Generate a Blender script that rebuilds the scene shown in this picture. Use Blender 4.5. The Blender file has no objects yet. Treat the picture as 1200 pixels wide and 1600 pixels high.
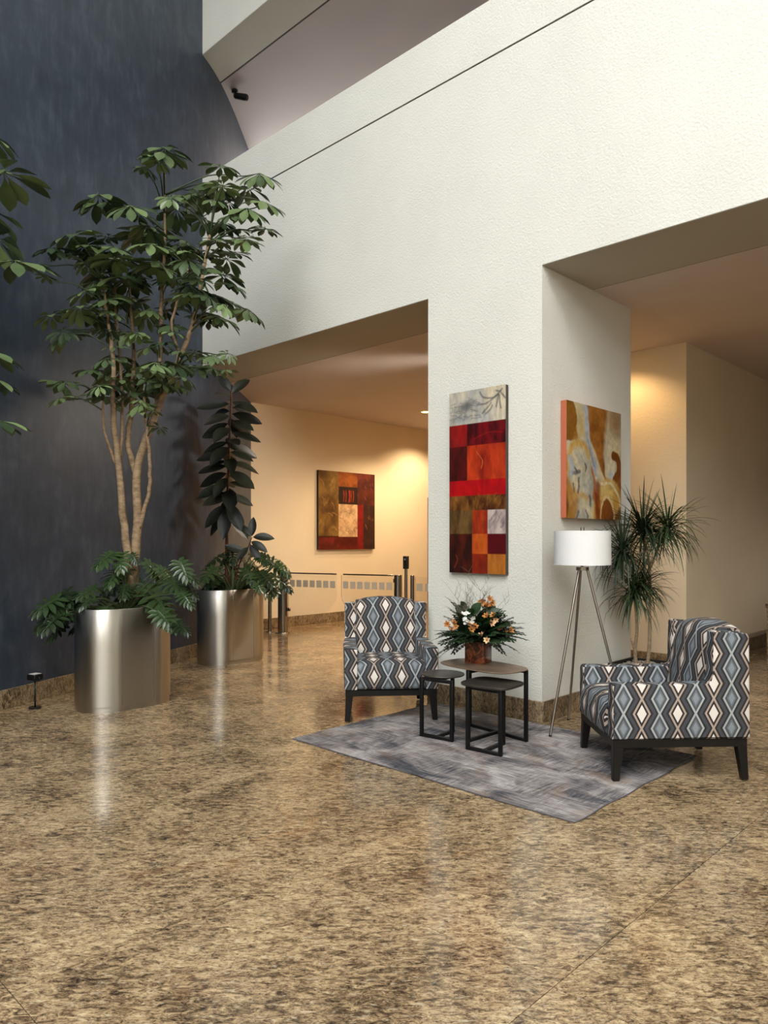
import bpy, bmesh, math, random
import numpy as np
from mathutils import Vector, Matrix, Euler

SC = bpy.context.scene
COL = SC.collection
PI = math.pi
random.seed(7)

# ------------------------------------------------------------------ camera
cam_d = bpy.data.cameras.new('camera')
cam = bpy.data.objects.new('camera', cam_d)
COL.objects.link(cam)
cam.location = (3.032, -4.871, 1.40)
cam.rotation_euler = (PI / 2, 0, math.radians(44.02))
cam_d.sensor_fit = 'VERTICAL'
cam_d.sensor_height = 24.0
cam_d.lens = 24.0 * 1150.0 / 1600.0
cam_d.shift_y = 42.0 / 1600.0
cam_d.clip_start = 0.05
SC.camera = cam

# ------------------------------------------------------------------ light and exposure
SC.view_settings.view_transform = 'Standard'
SC.view_settings.look = 'None'
SC.view_settings.gamma = 1.0
SC.view_settings.use_curve_mapping = False
SC.view_settings.exposure = 0.0
world = bpy.data.worlds.new('overcast_sky')
SC.world = world
world.use_nodes = True
bgn = world.node_tree.nodes['Background']
bgn.inputs[0].default_value = (0.98, 0.99, 1.0, 1)
bgn.inputs[1].default_value = 9.9
SC.cycles.use_denoising = True
SC.cycles.max_bounces = 10
SC.cycles.diffuse_bounces = 6
SC.cycles.glossy_bounces = 4
SC.cycles.sample_clamp_indirect = 6.0
SC.cycles.caustics_reflective = False
SC.cycles.caustics_refractive = False


def portal(name, loc, rot, sx, sy):
    l = bpy.data.lights.new(name, 'AREA')
    l.shape = 'RECTANGLE'
    l.size = sx
    l.size_y = sy
    l.cycles.is_portal = True
    o = bpy.data.objects.new(name, l)
    COL.objects.link(o)
    o.location = loc
    o.rotation_euler = rot
    return o


ROOM_Y0 = -13.0     # window wall behind the camera
ROOM_X1 = 10.0      # wall on the camera's right
ROOM_Z1 = 11.0      # atrium roof
WIN = (2.4, 9.7, 6.2, 10.7)          # x0, x1, z0, z1 of the glazed opening in the front wall
SKYL = (1.0, 9.0, -11.5, -5.0)       # x0, x1, y0, y1 of the roof light
portal('window_daylight', ((WIN[0] + WIN[1]) / 2, ROOM_Y0, (WIN[2] + WIN[3]) / 2), (PI / 2, 0, 0), WIN[1] - WIN[0], WIN[3] - WIN[2])
portal('roof_daylight', ((SKYL[0] + SKYL[1]) / 2, (SKYL[2] + SKYL[3]) / 2, ROOM_Z1), (0, 0, 0), SKYL[1] - SKYL[0], SKYL[3] - SKYL[2])


# ------------------------------------------------------------------ helpers
def lin(c):
    out = []
    for v in c[:3]:
        v = v / 255.0
        out.append(v / 12.92 if v <= 0.04045 else ((v + 0.055) / 1.055) ** 2.4)
    return (out[0], out[1], out[2], 1.0)


class NT:
    """small helper for building node materials"""
    def __init__(self, name):
        self.m = bpy.data.materials.new(name)
        self.m.use_nodes = True
        self.t = self.m.node_tree
        self.b = self.t.nodes['Principled BSDF']

    def n(self, kind, **kw):
        nd = self.t.nodes.new(kind)
        for k, v in kw.items():
            setattr(nd, k, v)
        return nd

    def l(self, a, b):
        self.t.links.new(a, b)

    def val(self, sock, v):
        if isinstance(v, bpy.types.NodeSocket):
            self.l(v, sock)
        else:
            sock.default_value = v

    def math(self, op, a, b=0.0, c=0.0):
        nd = self.n('ShaderNodeMath', operation=op)
        self.val(nd.inputs[0], a)
        self.val(nd.inputs[1], b)
        if len(nd.inputs) > 2:
            self.val(nd.inputs[2], c)
        return nd.outputs[0]

    def mix(self, f, a, b, blend='MIX'):
        nd = self.n('ShaderNodeMix', data_type='RGBA', blend_type=blend)
        self.val(nd.inputs[0], f)
        self.val(nd.inputs[6], a)
        self.val(nd.inputs[7], b)
        return nd.outputs[2]

    def noise(self, vec, scale, detail=3.0, rough=0.5, dist=0.0):
        nd = self.n('ShaderNodeTexNoise')
        nd.inputs['Scale'].default_value = scale
        nd.inputs['Detail'].default_value = detail
        nd.inputs['Roughness'].default_value = rough
        nd.inputs['Distortion'].default_value = dist
        if vec is not None:
            self.l(vec, nd.inputs['Vector'])
        return nd.outputs[0]

    def ramp(self, f, stops):
        nd = self.n('ShaderNodeValToRGB')
        cr = nd.color_ramp
        while len(cr.elements) > 1:
            cr.elements.remove(cr.elements[-1])
        for i, (p, c) in enumerate(stops):
            e = cr.elements[0] if i == 0 else cr.elements.new(p)
            e.position = p
            e.color = c
        self.l(f, nd.inputs[0])
        return nd.outputs[0]

    def mapping(self, vec, scale=(1, 1, 1), rot=(0, 0, 0), loc=(0, 0, 0)):
        nd = self.n('ShaderNodeMapping')
        self.val(nd.inputs['Location'], loc)
        nd.inputs['Rotation'].default_value = rot
        nd.inputs['Scale'].default_value = scale
        self.l(vec, nd.inputs[0])
        return nd.outputs[0]

    def pos(self):
        return self.n('ShaderNodeNewGeometry').outputs['Position']

    def objco(self):
        return self.n('ShaderNodeTexCoord').outputs['Object']

    def rnd(self):
        return self.n('ShaderNodeObjectInfo').outputs['Random']

    def bump(self, h, strength, dist=0.01):
        nd = self.n('ShaderNodeBump')
        nd.inputs['Strength'].default_value = strength
        nd.inputs['Distance'].default_value = dist
        self.l(h, nd.inputs['Height'])
        self.l(nd.outputs[0], self.b.inputs['Normal'])

    def set(self, color=None, rough=None, metal=None, spec=None, **kw):
        if color is not None:
            self.val(self.b.inputs['Base Color'], color)
        if rough is not None:
            self.val(self.b.inputs['Roughness'], rough)
        if metal is not None:
            self.b.inputs['Metallic'].default_value = metal
        if spec is not None:
            self.b.inputs['Specular IOR Level'].default_value = spec
        for k, v in kw.items():
            self.val(self.b.inputs[k.replace('_', ' ')], v)
        return self.m


def plain(name, rgb, rough=0.5, metal=0.0, var=0.0, scale=20, spec=0.5):
    t = NT(name)
    c = lin(rgb)
    if var > 0:
        f = t.noise(t.objco(), scale, 4, 0.6)
        d = tuple(max(0, v * (1 - var)) for v in c[:3]) + (1,)
        u = tuple(min(1, v * (1 + var)) for v in c[:3]) + (1,)
        c = t.ramp(f, [(0.3, d), (0.7, u)])
    return t.set(c, rough, metal, spec)


def emit(name, rgb, strength):
    t = NT(name)
    t.set((0, 0, 0, 1), 0.5)
    t.b.inputs['Emission Color'].default_value = lin(rgb)
    t.b.inputs['Emission Strength'].default_value = strength
    return t.m


class MB:
    """collects vertices and faces; build() links them as one mesh object"""
    def __init__(self):
        self.v = []
        self.f = []
        self.mi = []
        self.uv = {}

    def add(self, vs, fs, mi=0):
        o = len(self.v)
        self.v += [tuple(p) for p in vs]
        self.f += [tuple(i + o for i in f) for f in fs]
        self.mi += [mi] * len(fs)
        return o

    def box(self, lo, hi, rz=0.0, piv=None, mi=0):
        x0, y0, z0 = lo
        x1, y1, z1 = hi
        vs = [(x0, y0, z0), (x1, y0, z0), (x1, y1, z0), (x0, y1, z0), (x0, y0, z1), (x1, y0, z1), (x1, y1, z1), (x0, y1, z1)]
        if rz:
            px, py = piv if piv else ((x0 + x1) / 2, (y0 + y1) / 2)
            c, s = math.cos(rz), math.sin(rz)
            vs = [(px + (x - px) * c - (y - py) * s, py + (x - px) * s + (y - py) * c, z) for x, y, z in vs]
        self.add(vs, [(0, 3, 2, 1), (4, 5, 6, 7), (0, 1, 5, 4), (1, 2, 6, 5), (2, 3, 7, 6), (3, 0, 4, 7)], mi)
        return self

    def prism(self, poly, z0, z1, mi=0, top_scale=None):
        n = len(poly)
        vs = [(x, y, z0) for x, y in poly] + [(x, y, z1) for x, y in poly]
        fs = [tuple(range(n - 1, -1, -1)), tuple(range(n, 2 * n))]
        fs += [(i, (i + 1) % n, n + (i + 1) % n, n + i) for i in range(n)]
        self.add(vs, fs, mi)
        return self

    def tube(self, pts, rad, n=8, mi=0, cap=True):
        pts = [Vector(p) for p in pts]
        if not hasattr(rad, '__len__'):
            rad = [rad] * len(pts)
        rings = []
        up = None
        for i, p in enumerate(pts):
            t = (pts[min(i + 1, len(pts) - 1)] - pts[max(i - 1, 0)])
            if t.length < 1e-9:
                t = Vector((0, 0, 1))
            t.normalize()
            if up is None:
                up = Vector((1, 0, 0)) if abs(t.x) < 0.9 else Vector((0, 1, 0))
            a = t.cross(up)
            if a.length < 1e-6:
                a = t.cross(Vector((0, 1, 0.3)))
            a.normalize()
            b = t.cross(a)
            up = -b if False else up
            rings.append([p + a * (rad[i] * math.cos(2 * PI * k / n)) + b * (rad[i] * math.sin(2 * PI * k / n)) for k in range(n)])
        vs = [q for r in rings for q in r]
        fs = []
        for i in range(len(pts) - 1):
            for k in range(n):
                k2 = (k + 1) % n
                fs.append((i * n + k, i * n + k2, (i + 1) * n + k2, (i + 1) * n + k))
        if cap:
            fs.append(tuple(range(n - 1, -1, -1)))
            m = (len(pts) - 1) * n
            fs.append(tuple(range(m, m + n)))
        self.add(vs, fs, mi)
        return self

    def lathe(self, prof, n=32, cx=0.0, cy=0.0, mi=0, cap=True):
        vs, fs = [], []
        for r, z in prof:
            vs += [(cx + r * math.cos(2 * PI * k / n), cy + r * math.sin(2 * PI * k / n), z) for k in range(n)]
        for i in range(len(prof) - 1):
            for k in range(n):
                k2 = (k + 1) % n
                fs.append((i * n + k, i * n + k2, (i + 1) * n + k2, (i + 1) * n + k))
        if cap:
            fs.append(tuple(range(n - 1, -1, -1)))
            m = (len(prof) - 1) * n
            fs.append(tuple(range(m, m + n)))
        self.add(vs, fs, mi)
        return self

    def grid(self, rows, closed=False, mi=0):
        nr, nc = len(rows), len(rows[0])
        vs = [p for r in rows for p in r]
        fs = []
        for i in range(nr - 1):
            for k in range(nc if closed else nc - 1):
                k2 = (k + 1) % nc
                fs.append((i * nc + k, i * nc + k2, (i + 1) * nc + k2, (i + 1) * nc + k))
        self.add(vs, fs, mi)
        return self

    def mesh(self, name, mat, smooth=False, sharp=None):
        me = bpy.data.meshes.new(name)
        me.from_pydata(self.v, [], self.f)
        mats = mat if isinstance(mat, (list, tuple)) else [mat]
        for m in mats:
            me.materials.append(m)
        if len(mats) > 1:
            me.polygons.foreach_set('material_index', self.mi)
        bm = bmesh.new()
        bm.from_mesh(me)
        bmesh.ops.recalc_face_normals(bm, faces=bm.faces)
        bm.to_mesh(me)
        bm.free()
        if smooth:
            me.polygons.foreach_set('use_smooth', [True] * len(me.polygons))
            if sharp:
                me.set_sharp_from_angle(angle=math.radians(sharp))
        me.update()
        return me

    def build(self, name, mat, parent=None, smooth=False, sharp=None, bevel=0.0, seg=2, loc=None):
        me = self.mesh(name, mat, smooth or bevel > 0, sharp or (40 if bevel > 0 else None))
        return link(name, me, parent, bevel, seg, loc)


def link(name, me, parent=None, bevel=0.0, seg=2, loc=None):
    o = bpy.data.objects.new(name, me)
    COL.objects.link(o)
    if parent is not None:
        o.parent = parent
    if loc is not None:
        o.location = loc
    if bevel > 0:
        b = o.modifiers.new('bevel', 'BEVEL')
        b.width = bevel
        b.segments = seg
        b.limit_method = 'ANGLE'
        b.angle_limit = math.radians(40)
        b.harden_normals = False
    return o


def tag(o, label=None, cat=None, group=None, kind=None):
    if label:
        o['label'] = label
    if cat:
        o['category'] = cat
    if group:
        o['group'] = group
    if kind:
        o['kind'] = kind
    return o


def thing(name, loc, label, cat, rz=0.0, group=None):
    o = bpy.data.objects.new(name, None)
    o.empty_display_size = 0.1
    COL.objects.link(o)
    o.location = loc
    o.rotation_euler = (0, 0, rz)
    return tag(o, label, cat, group)


def structure(o):
    o['kind'] = 'structure'
    return o


def copy_tree(o, parent=None):
    c = o.copy()
    COL.objects.link(c)
    if parent is not None:
        c.parent = parent
    for ch in list(o.children):
        copy_tree(ch, c)
    return c


def smoothstep(a, b, x):
    t = np.clip((x - a) / (b - a), 0, 1)
    return t * t * (3 - 2 * t)


# ------------------------------------------------------------------ materials
def stucco(name, rgb, bumpy=0.35, scale=70):
    t = NT(name)
    p = t.pos()
    big = t.noise(p, 1.3, 3, 0.5)
    c = lin(rgb)
    d = tuple(v * 0.94 for v in c[:3]) + (1,)
    fine = t.noise(p, scale, 3, 0.55, 0.3)
    t.bump(fine, bumpy, 0.012)
    return t.set(t.ramp(big, [(0.3, d), (0.7, c)]), 0.85, 0, 0.25)


def mat_granite(name='granite_floor', k=1.0, rough=0.13):
    t = NT(name)
    p = t.pos()
    r = t.rnd()
    off = t.math('MULTIPLY', r, 37.0)
    cmb = t.n('ShaderNodeCombineXYZ')
    t.l(off, cmb.inputs[0]); t.l(off, cmb.inputs[1])
    va = t.n('ShaderNodeVectorMath', operation='ADD')
    t.l(p, va.inputs[0]); t.l(cmb.outputs[0], va.inputs[1])
    q0 = t.mapping(va.outputs[0], (1, 1, 1), (0, 0, math.radians(-44)))
    q = t.mapping(q0, (1.0, 2.3, 1.0))
    big = t.noise(q0, 2.6, 5, 0.65, 0.5)
    mid = t.noise(q, 18, 8, 0.82, 0.9)
    fine = t.noise(q, 56, 5, 0.76, 0.5)
    shift = t.math('ADD', mid, t.math('MULTIPLY', t.math('SUBTRACT', big, 0.5), 0.34))
    base = t.ramp(shift, [(0.36, lin((50 * k, 41 * k, 33 * k))), (0.43, lin((96 * k, 79 * k, 60 * k))), (0.50, lin((144 * k, 122 * k, 93 * k))), (0.58, lin((180 * k, 157 * k, 122 * k))), (0.72, lin((208 * k, 188 * k, 152 * k)))])
    fl = t.ramp(fine, [(0.37, (1, 1, 1, 1)), (0.47, (0, 0, 0, 1))])
    fleck = t.mix(t.math('MULTIPLY', fl, 0.92), base, lin((50 * k, 41 * k, 33 * k)))
    gr = t.ramp(t.noise(q, 24, 4, 0.6, 0.2), [(0.58, (0, 0, 0, 1)), (0.68, (1, 1, 1, 1))])
    c2 = t.mix(t.math('MULTIPLY', gr, 0.5), fleck, lin((200 * k, 188 * k, 160 * k)))
    rust = t.ramp(t.noise(q0, 1.9, 5, 0.7, 1.0), [(0.58, (0, 0, 0, 1)), (0.74, (1, 1, 1, 1))])
    c3 = t.mix(t.math('MULTIPLY', rust, 0.30), c2, lin((150 * k, 96 * k, 54 * k)))
    tone = t.math('ADD', 0.90, t.math('MULTIPLY', r, 0.16))
    tn = t.n('ShaderNodeCombineXYZ')
    for i_ in range(3):
        t.l(tone, tn.inputs[i_])
    c4 = t.mix(1.0, c3, tn.outputs[0], 'MULTIPLY')
    t.set(c4, t.math('ADD', t.math('MULTIPLY', fine, 0.12), rough - 0.06), 0, 0.5)
    return t.m


def mat_bluewall():
    t = NT('blue_suede_wallcovering')
    p = t.pos()
    a = t.noise(p, 3.2, 5, 0.65, 0.5)
    q = t.mapping(p, (9, 9, 2.2))
    b = t.noise(q, 1.6, 4, 0.6, 0.3)
    f = t.math('ADD', t.math('MULTIPLY', a, 0.55), t.math('MULTIPLY', b, 0.45))
    c = t.ramp(f, [(0.32, lin((38, 49, 63))), (0.5, lin((49, 61, 77))), (0.68, lin((70, 81, 95)))])
    t.bump(b, 0.15, 0.01)
    return t.set(c, 0.42, 0, 0.5)


def mat_fabric():
    t = NT('diamond_upholstery')
    uvn = t.n('ShaderNodeUVMap')
    sp = t.n('ShaderNodeSeparateXYZ')
    t.l(uvn.outputs[0], sp.inputs[0])
    u, v = sp.outputs[0], sp.outputs[1]
    Pp, Q, A = 0.105, 0.171, 0.046
    k = t.math('ROUND', t.math('DIVIDE', u, Pp))
    dx = t.math('ABSOLUTE', t.math('SUBTRACT', u, t.math('MULTIPLY', k, Pp)))
    par = t.math('ABSOLUTE', t.math('SUBTRACT', k, t.math('MULTIPLY', t.math('FLOOR', t.math('DIVIDE', k, 2.0)), 2.0)))
    ph = t.math('ADD', t.math('DIVIDE', v, Q), t.math('MULTIPLY', par, 0.5))
    fr = t.math('FRACT', ph)
    tri = t.math('SUBTRACT', 1.0, t.math('ABSOLUTE', t.math('SUBTRACT', t.math('MULTIPLY', fr, 2.0), 1.0)))
    d = t.math('SUBTRACT', dx, t.math('MULTIPLY', tri, A))
    # piecewise colours along d, one ramp for the blue columns and one for the tan columns
    f = t.math('ADD', t.math('DIVIDE', d, 0.12), 0.5)

    def pos(x):
        return x / 0.12 + 0.5
    ch = lin((50, 50, 54)); gy = lin((76, 77, 82)); bk = lin((46, 42, 43))
    def bands(line, ring, fill, w, fillpos, fill2=None):
        st = [(0.0, fill2 or fill), (pos(fillpos - 0.009), fill2 or fill), (pos(fillpos - 0.008), fill), (pos(fillpos), fill), (pos(fillpos + 0.0012), ring), (pos(-w), ring), (pos(-w + 0.001), line), (pos(w), line),
              (pos(w + 0.001), bk), (pos(0.017), ch), (pos(0.021), gy), (pos(0.036), gy), (pos(0.040), ch), (1.0, ch)]
        return t.ramp(f, st)
    cb = bands(lin((170, 176, 177)), lin((84, 87, 91)), lin((112, 119, 127)), 0.0062, -0.0185, lin((138, 146, 153)))
    ct = bands(lin((176, 160, 147)), lin((52, 45, 46)), lin((232, 224, 216)), 0.0062, -0.0185)
    c = t.mix(par, cb, ct)
    n1 = t.noise(t.mapping(uvn.outputs[0], (900, 260, 1)), 1.0, 2, 0.6)
    c = t.mix(0.5, c, t.ramp(n1, [(0.25, (0.62, 0.62, 0.62, 1)), (0.75, (1.12, 1.12, 1.12, 1))]), 'MULTIPLY')
    t.bump(n1, 0.25, 0.002)
    return t.set(c, 0.8, 0, 0.25)


def mat_steel(name='brushed_steel', rgb=(186, 182, 176), rough=0.27, aniso=0.5):
    t = NT(name)
    tg = t.n('ShaderNodeTangent', direction_type='RADIAL', axis='Z')
    t.l(tg.outputs[0], t.b.inputs['Tangent'])
    t.set(lin(rgb), rough, 1.0)
    t.b.inputs['Anisotropic'].default_value = aniso
    t.b.inputs['Anisotropic Rotation'].default_value = 0.25
    return t.m


def mat_leaf(name, dark, light, rough=0.35, vein=False):
    t = NT(name)
    oi = t.n('ShaderNodeObjectInfo')
    n = t.noise(t.objco(), 3.0, 2, 0.5)
    f = t.math('ADD', t.math('MULTIPLY', oi.outputs['Random'], 0.7), t.math('MULTIPLY', n, 0.3))
    c = t.ramp(f, [(0.15, lin(dark)), (0.85, lin(light))])
    return t.set(c, rough, 0, 0.5)


def mat_bark(name, a, b, sc=14):
    t = NT(name)
    p = t.mapping(t.pos(), (sc, sc, sc * 2.5))
    n = t.noise(p, 1.0, 5, 0.65, 0.4)
    c = t.ramp(n, [(0.3, lin(a)), (0.7, lin(b))])
    t.bump(n, 0.4, 0.01)
    return t.set(c, 0.8, 0, 0.2)


def mat_rug():
    t = NT('distressed_rug')
    p = t.objco()
    w = t.noise(p, 3.0, 3, 0.6, 0.6)
    ax = t.noise(t.mapping(p, (5.0, 60, 1)), 1.0, 7, 0.8, 0.08)
    ay = t.noise(t.mapping(p, (64, 5.4, 1), loc=(3, 7, 0)), 1.0, 7, 0.8, 0.08)
    big = t.noise(t.mapping(p, (1.0, 1.6, 1), loc=(1, 4, 0)), 2.3, 5, 0.65, 0.8)
    sel = t.ramp(w, [(0.44, (0, 0, 0, 1)), (0.56, (1, 1, 1, 1))])
    st = t.math('ADD', t.math('MULTIPLY', ax, t.math('SUBTRACT', 1.0, sel)), t.math('MULTIPLY', ay, sel))
    f = t.math('ADD', t.math('MULTIPLY', st, 0.50), t.math('MULTIPLY', big, 0.50))
    c = t.ramp(f, [(0.41, lin((62, 66, 73))), (0.46, lin((106, 103, 106))), (0.52, lin((150, 143, 141))), (0.59, lin((190, 185, 183)))])
    tan = t.noise(t.mapping(p, (1, 1, 1), loc=(5, 1, 0)), 3.1, 4, 0.6, 0.6)
    c = t.mix(t.math('MULTIPLY', t.ramp(tan, [(0.52, (0, 0, 0, 1)), (0.66, (1, 1, 1, 1))]), 0.5), c, lin((132, 108, 88)))
    t.bump(t.noise(p, 260, 2, 0.5), 0.2, 0.003)
    return t.set(c, 0.9, 0, 0.15)


M = {}
M['white'] = stucco('white_stucco', (236, 235, 226), 0.5, 60)
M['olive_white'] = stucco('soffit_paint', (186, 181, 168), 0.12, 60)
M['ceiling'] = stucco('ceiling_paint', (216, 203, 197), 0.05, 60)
M['ceiling_shaded'] = stucco('ceiling_paint_shaded', (176, 165, 161), 0.05, 60)  # ceiling paint darkened: the dimmer light up there is put into the colour
M['cream'] = stucco('cream_wallcovering', (238, 224, 198), 0.2, 40)
M['blue'] = mat_bluewall()
M['granite'] = mat_granite('granite_floor', 1.10)
M['granite_base'] = mat_granite('granite_baseboard', 0.95, 0.3)
M['grout'] = plain('grout', (92, 76, 56), 0.8)
M['fabric'] = mat_fabric()
M['black_wood'] = plain('black_stained_wood', (17, 14, 13), 0.42, 0, 0.25, 30, 0.35)
M['steel'] = mat_steel('brushed_steel', (190, 186, 178), 0.34, 0.85)
M['nickel'] = mat_steel('brushed_nickel', (170, 160, 150), 0.3)
M['gate_steel'] = mat_steel('polished_gate_steel', (160, 156, 150), 0.22)
M['black_metal'] = plain('black_powder_coated_metal', (11, 11, 11), 0.5, 0.0, 0, 20, 0.35)
M['plastic'] = plain('black_plastic', (18, 18, 19), 0.35)
M['soil'] = plain('potting_soil', (48, 37, 29), 0.95, 0, 0.5, 60)
M['rug'] = mat_rug()
M['joint'] = plain('shadow_joint', (70, 64, 58), 0.9)
M['umbrella_leaf'] = mat_leaf('umbrella_tree_leaf', (48, 64, 44), (118, 138, 90), 0.34)
M['philo_leaf'] = mat_leaf('philodendron_leaf', (30, 44, 24), (56, 78, 42), 0.28)
M['ficus_leaf'] = mat_leaf('rubber_plant_leaf', (20, 24, 19), (44, 48, 36), 0.4)
M['drac_leaf'] = mat_leaf('dracaena_leaf', (34, 48, 28), (72, 92, 56), 0.45)
M['bark'] = mat_bark('pale_bark', (112, 92, 70), (176, 152, 122))
M['bark_red'] = mat_bark('reddish_stem', (70, 44, 34), (112, 78, 58))
M['bark_grey'] = mat_bark('dracaena_stem', (128, 108, 88), (178, 158, 132), 24)
M['stem_green'] = plain('green_stem', (70, 84, 48), 0.5)

# ------------------------------------------------------------------ setting
H_OPEN = 3.49
Z_TOP = 5.755
Z_FASCIA = 7.255
PIL_X0, PIL_D = -1.141, 1.49
BEAM_D = 0.78
WALL_PTS = [(1.5, -13.0), (-0.5, -8.81), (-2.40, -4.83), (-3.40, -2.73), (-4.02, -1.42), (-4.45, -0.52), (-4.725, 0.0), (-5.02, 0.44), (-5.47, 0.97), (-6.24, 1.80)]


def catmull(pts, n=6):
    P = [Vector((p[0], p[1], p[2] if len(p) > 2 else 0)) for p in pts]
    out = []
    for i in range(len(P) - 1):
        p0, p1, p2, p3 = P[max(i - 1, 0)], P[i], P[i + 1], P[min(i + 2, len(P) - 1)]
        for k in range(n):
            t = k / n
            out.append(0.5 * ((2 * p1) + (p2 - p0) * t + (2 * p0 - 5 * p1 + 4 * p2 - p3) * t * t + (3 * p1 - p0 - 3 * p2 + p3) * t ** 3))
    out.append(P[-1])
    return out


curve = [Vector(WALL_PTS[0]).to_3d(), Vector(WALL_PTS[1]).to_3d(), Vector(WALL_PTS[2]).to_3d()] + catmull(WALL_PTS[3:], 5)


def off_path(path, d):
    out = []
    for i, p in enumerate(path):
        t = path[min(i + 1, len(path) - 1)] - path[max(i - 1, 0)]
        t.normalize()
        out.append(Vector((p.x - t.y * d, p.y + t.x * d, 0)))   # left of the walking direction for d > 0
    return out


# blue curved wall, one continuous surface
left_side = off_path(curve, 0.25)
mb = MB()
mb.grid([[(p.x, p.y, z) for p in curve] + [(p.x, p.y, z) for p in reversed(left_side)] for z in (0.0, ROOM_Z1)], closed=True)
n_ = len(curve) + len(left_side)
mb.f.append(tuple(range(n_ - 1, -1, -1)))
mb.f.append(tuple(range(n_, 2 * n_)))
mb.mi += [0, 0]
structure(mb.build('wall_left', M['blue'], smooth=True, sharp=50))

# white wall: pillar, header with the shadow groove, upper fascia, all one plane
W1 = ROOM_X1
wx = lambda y: -4.78 - y * 0.66
mb = MB()
hdr = lambda z0, z1, y0=0.0, y1=BEAM_D: mb.prism([(wx(y0), y0), (W1, y0), (W1, y1), (wx(y1), y1)], z0, z1)
mb.box((PIL_X0, 0, 0), (0, PIL_D, H_OPEN))
mb.box((6.2, 0, 0), (W1, PIL_D, H_OPEN))
hdr(H_OPEN, 5.284)
hdr(5.284, 5.300, 0.02)
hdr(5.300, Z_TOP)
structure(mb.build('wall_back', M['white']))
mb = MB()
mb.prism([(wx(0), 0), (W1, 0), (W1, 0.46), (wx(0.46), 0.46)], Z_FASCIA, ROOM_Z1)
structure(mb.build('wall_fascia', M['white']))
mb = MB()
mb.box((-4.7, 0.008, 5.284), (W1, 0.021, 5.300))
structure(mb.build('trim_1', M['joint']))
# soffit linings, a hair below the beams
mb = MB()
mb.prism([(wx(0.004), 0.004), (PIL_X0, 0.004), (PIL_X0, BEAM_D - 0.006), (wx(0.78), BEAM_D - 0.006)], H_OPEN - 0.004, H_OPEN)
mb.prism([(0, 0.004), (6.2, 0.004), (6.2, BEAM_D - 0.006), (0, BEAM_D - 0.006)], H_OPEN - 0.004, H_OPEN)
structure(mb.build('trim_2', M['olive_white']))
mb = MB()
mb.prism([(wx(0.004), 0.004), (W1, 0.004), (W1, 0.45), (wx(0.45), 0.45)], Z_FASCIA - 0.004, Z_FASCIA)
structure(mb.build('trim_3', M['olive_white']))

mb = MB()
mb.prism([(wx(0.77), BEAM_D - 0.008), (6.2, BEAM_D - 0.008), (6.2, BEAM_D + 0.008), (wx(0.79), BEAM_D + 0.008)], H_OPEN - 0.0015, H_OPEN)
mb.prism([(wx(0.45), 0.448), (W1, 0.448), (W1, 0.474), (wx(0.47), 0.474)], Z_FASCIA - 0.0015, Z_FASCIA)
structure(mb.build('trim_4', M['joint']))

# ceilings behind the beams
mb = MB()
mb.prism([(-6.6, 1.6), (wx(0.79), BEAM_D + 0.006), (W1, BEAM_D + 0.006), (W1, 9.2), (-6.6, 9.2)], H_OPEN - 0.004, H_OPEN + 0.2)
structure(mb.build('ceiling', M['ceiling']))
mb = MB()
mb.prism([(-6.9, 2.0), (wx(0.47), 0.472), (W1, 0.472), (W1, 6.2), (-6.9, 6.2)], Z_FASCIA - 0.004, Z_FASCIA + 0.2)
structure(mb.build('ceiling_upper', M['ceiling_shaded']))
mb = MB()
mb.box((-6.9, 0.78, 4.75), (W1, 6.2, 4.95))
structure(mb.build('floor_upper', M['grout']))
mb = MB()
mb.box((-6.9, 6.0, 4.95), (W1, 6.2, 7.4))
structure(mb.build('wall_upper_back', M['cream']))

# corridor and alcove walls
CORE_X, CORE_Y = -0.085, 2.965
mb = MB()
mb.prism([(-6.24, 1.80), (-6.24, 9.0), (-6.5, 9.0), (-6.5, 1.70)], 0, H_OPEN)
structure(mb.build('wall_corridor', M['cream']))
mb = MB()
mb.box((-2.3, CORE_Y, 0), (CORE_X, 9.0, H_OPEN))
structure(mb.build('wall_alcove', M['cream']))
mb = MB()
mb.box((-6.5, 9.0, 0), (W1, 9.2, H_OPEN))
structure(mb.build('wall_far', M['cream']))
# atrium shell on the camera's side
mb = MB()
mb.box((W1, ROOM_Y0, 0), (W1 + 0.2, 9.2, ROOM_Z1))
structure(mb.build('wall_right', M['white']))
mb = MB()
mb.box((0.5, ROOM_Y0 - 0.2, 0), (W1, ROOM_Y0, WIN[2]))
mb.box((0.5, ROOM_Y0 - 0.2, WIN[3]), (W1, ROOM_Y0, ROOM_Z1))
mb.box((0.5, ROOM_Y0 - 0.2, WIN[2]), (WIN[0], ROOM_Y0, WIN[3]))
mb.box((WIN[1], ROOM_Y0 - 0.2, WIN[2]), (W1, ROOM_Y0, WIN[3]))
structure(mb.build('wall_front', M['white']))
wf = thing('window_1', (0, ROOM_Y0, 0), None, None)
structure(wf)
for i in range(6):
    x = WIN[0] + (WIN[1] - WIN[0]) * i / 5
    structure(MB().box((x - 0.06, -0.12, WIN[2]), (x + 0.06, -0.02, WIN[3])).build('mullion', M['black_metal'], wf))
for z in (WIN[2], 3.4, 6.4, WIN[3]):
    structure(MB().box((WIN[0], -0.115, z - 0.05), (WIN[1], -0.025, z + 0.05)).build('transom', M['black_metal'], wf))
mb = MB()
x0, x1, y0, y1 = SKYL
mb.box((-7, y1, ROOM_Z1), (W1 + .2, 0.46, ROOM_Z1 + 0.2))
mb.box((-7, ROOM_Y0 - .2, ROOM_Z1), (W1 + .2, y0, ROOM_Z1 + 0.2))
mb.box((-7, y0, ROOM_Z1), (x0, y1, ROOM_Z1 + 0.2))
mb.box((x1, y0, ROOM_Z1), (W1 + .2, y1, ROOM_Z1 + 0.2))
structure(mb.build('ceiling_atrium', M['white']))

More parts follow.
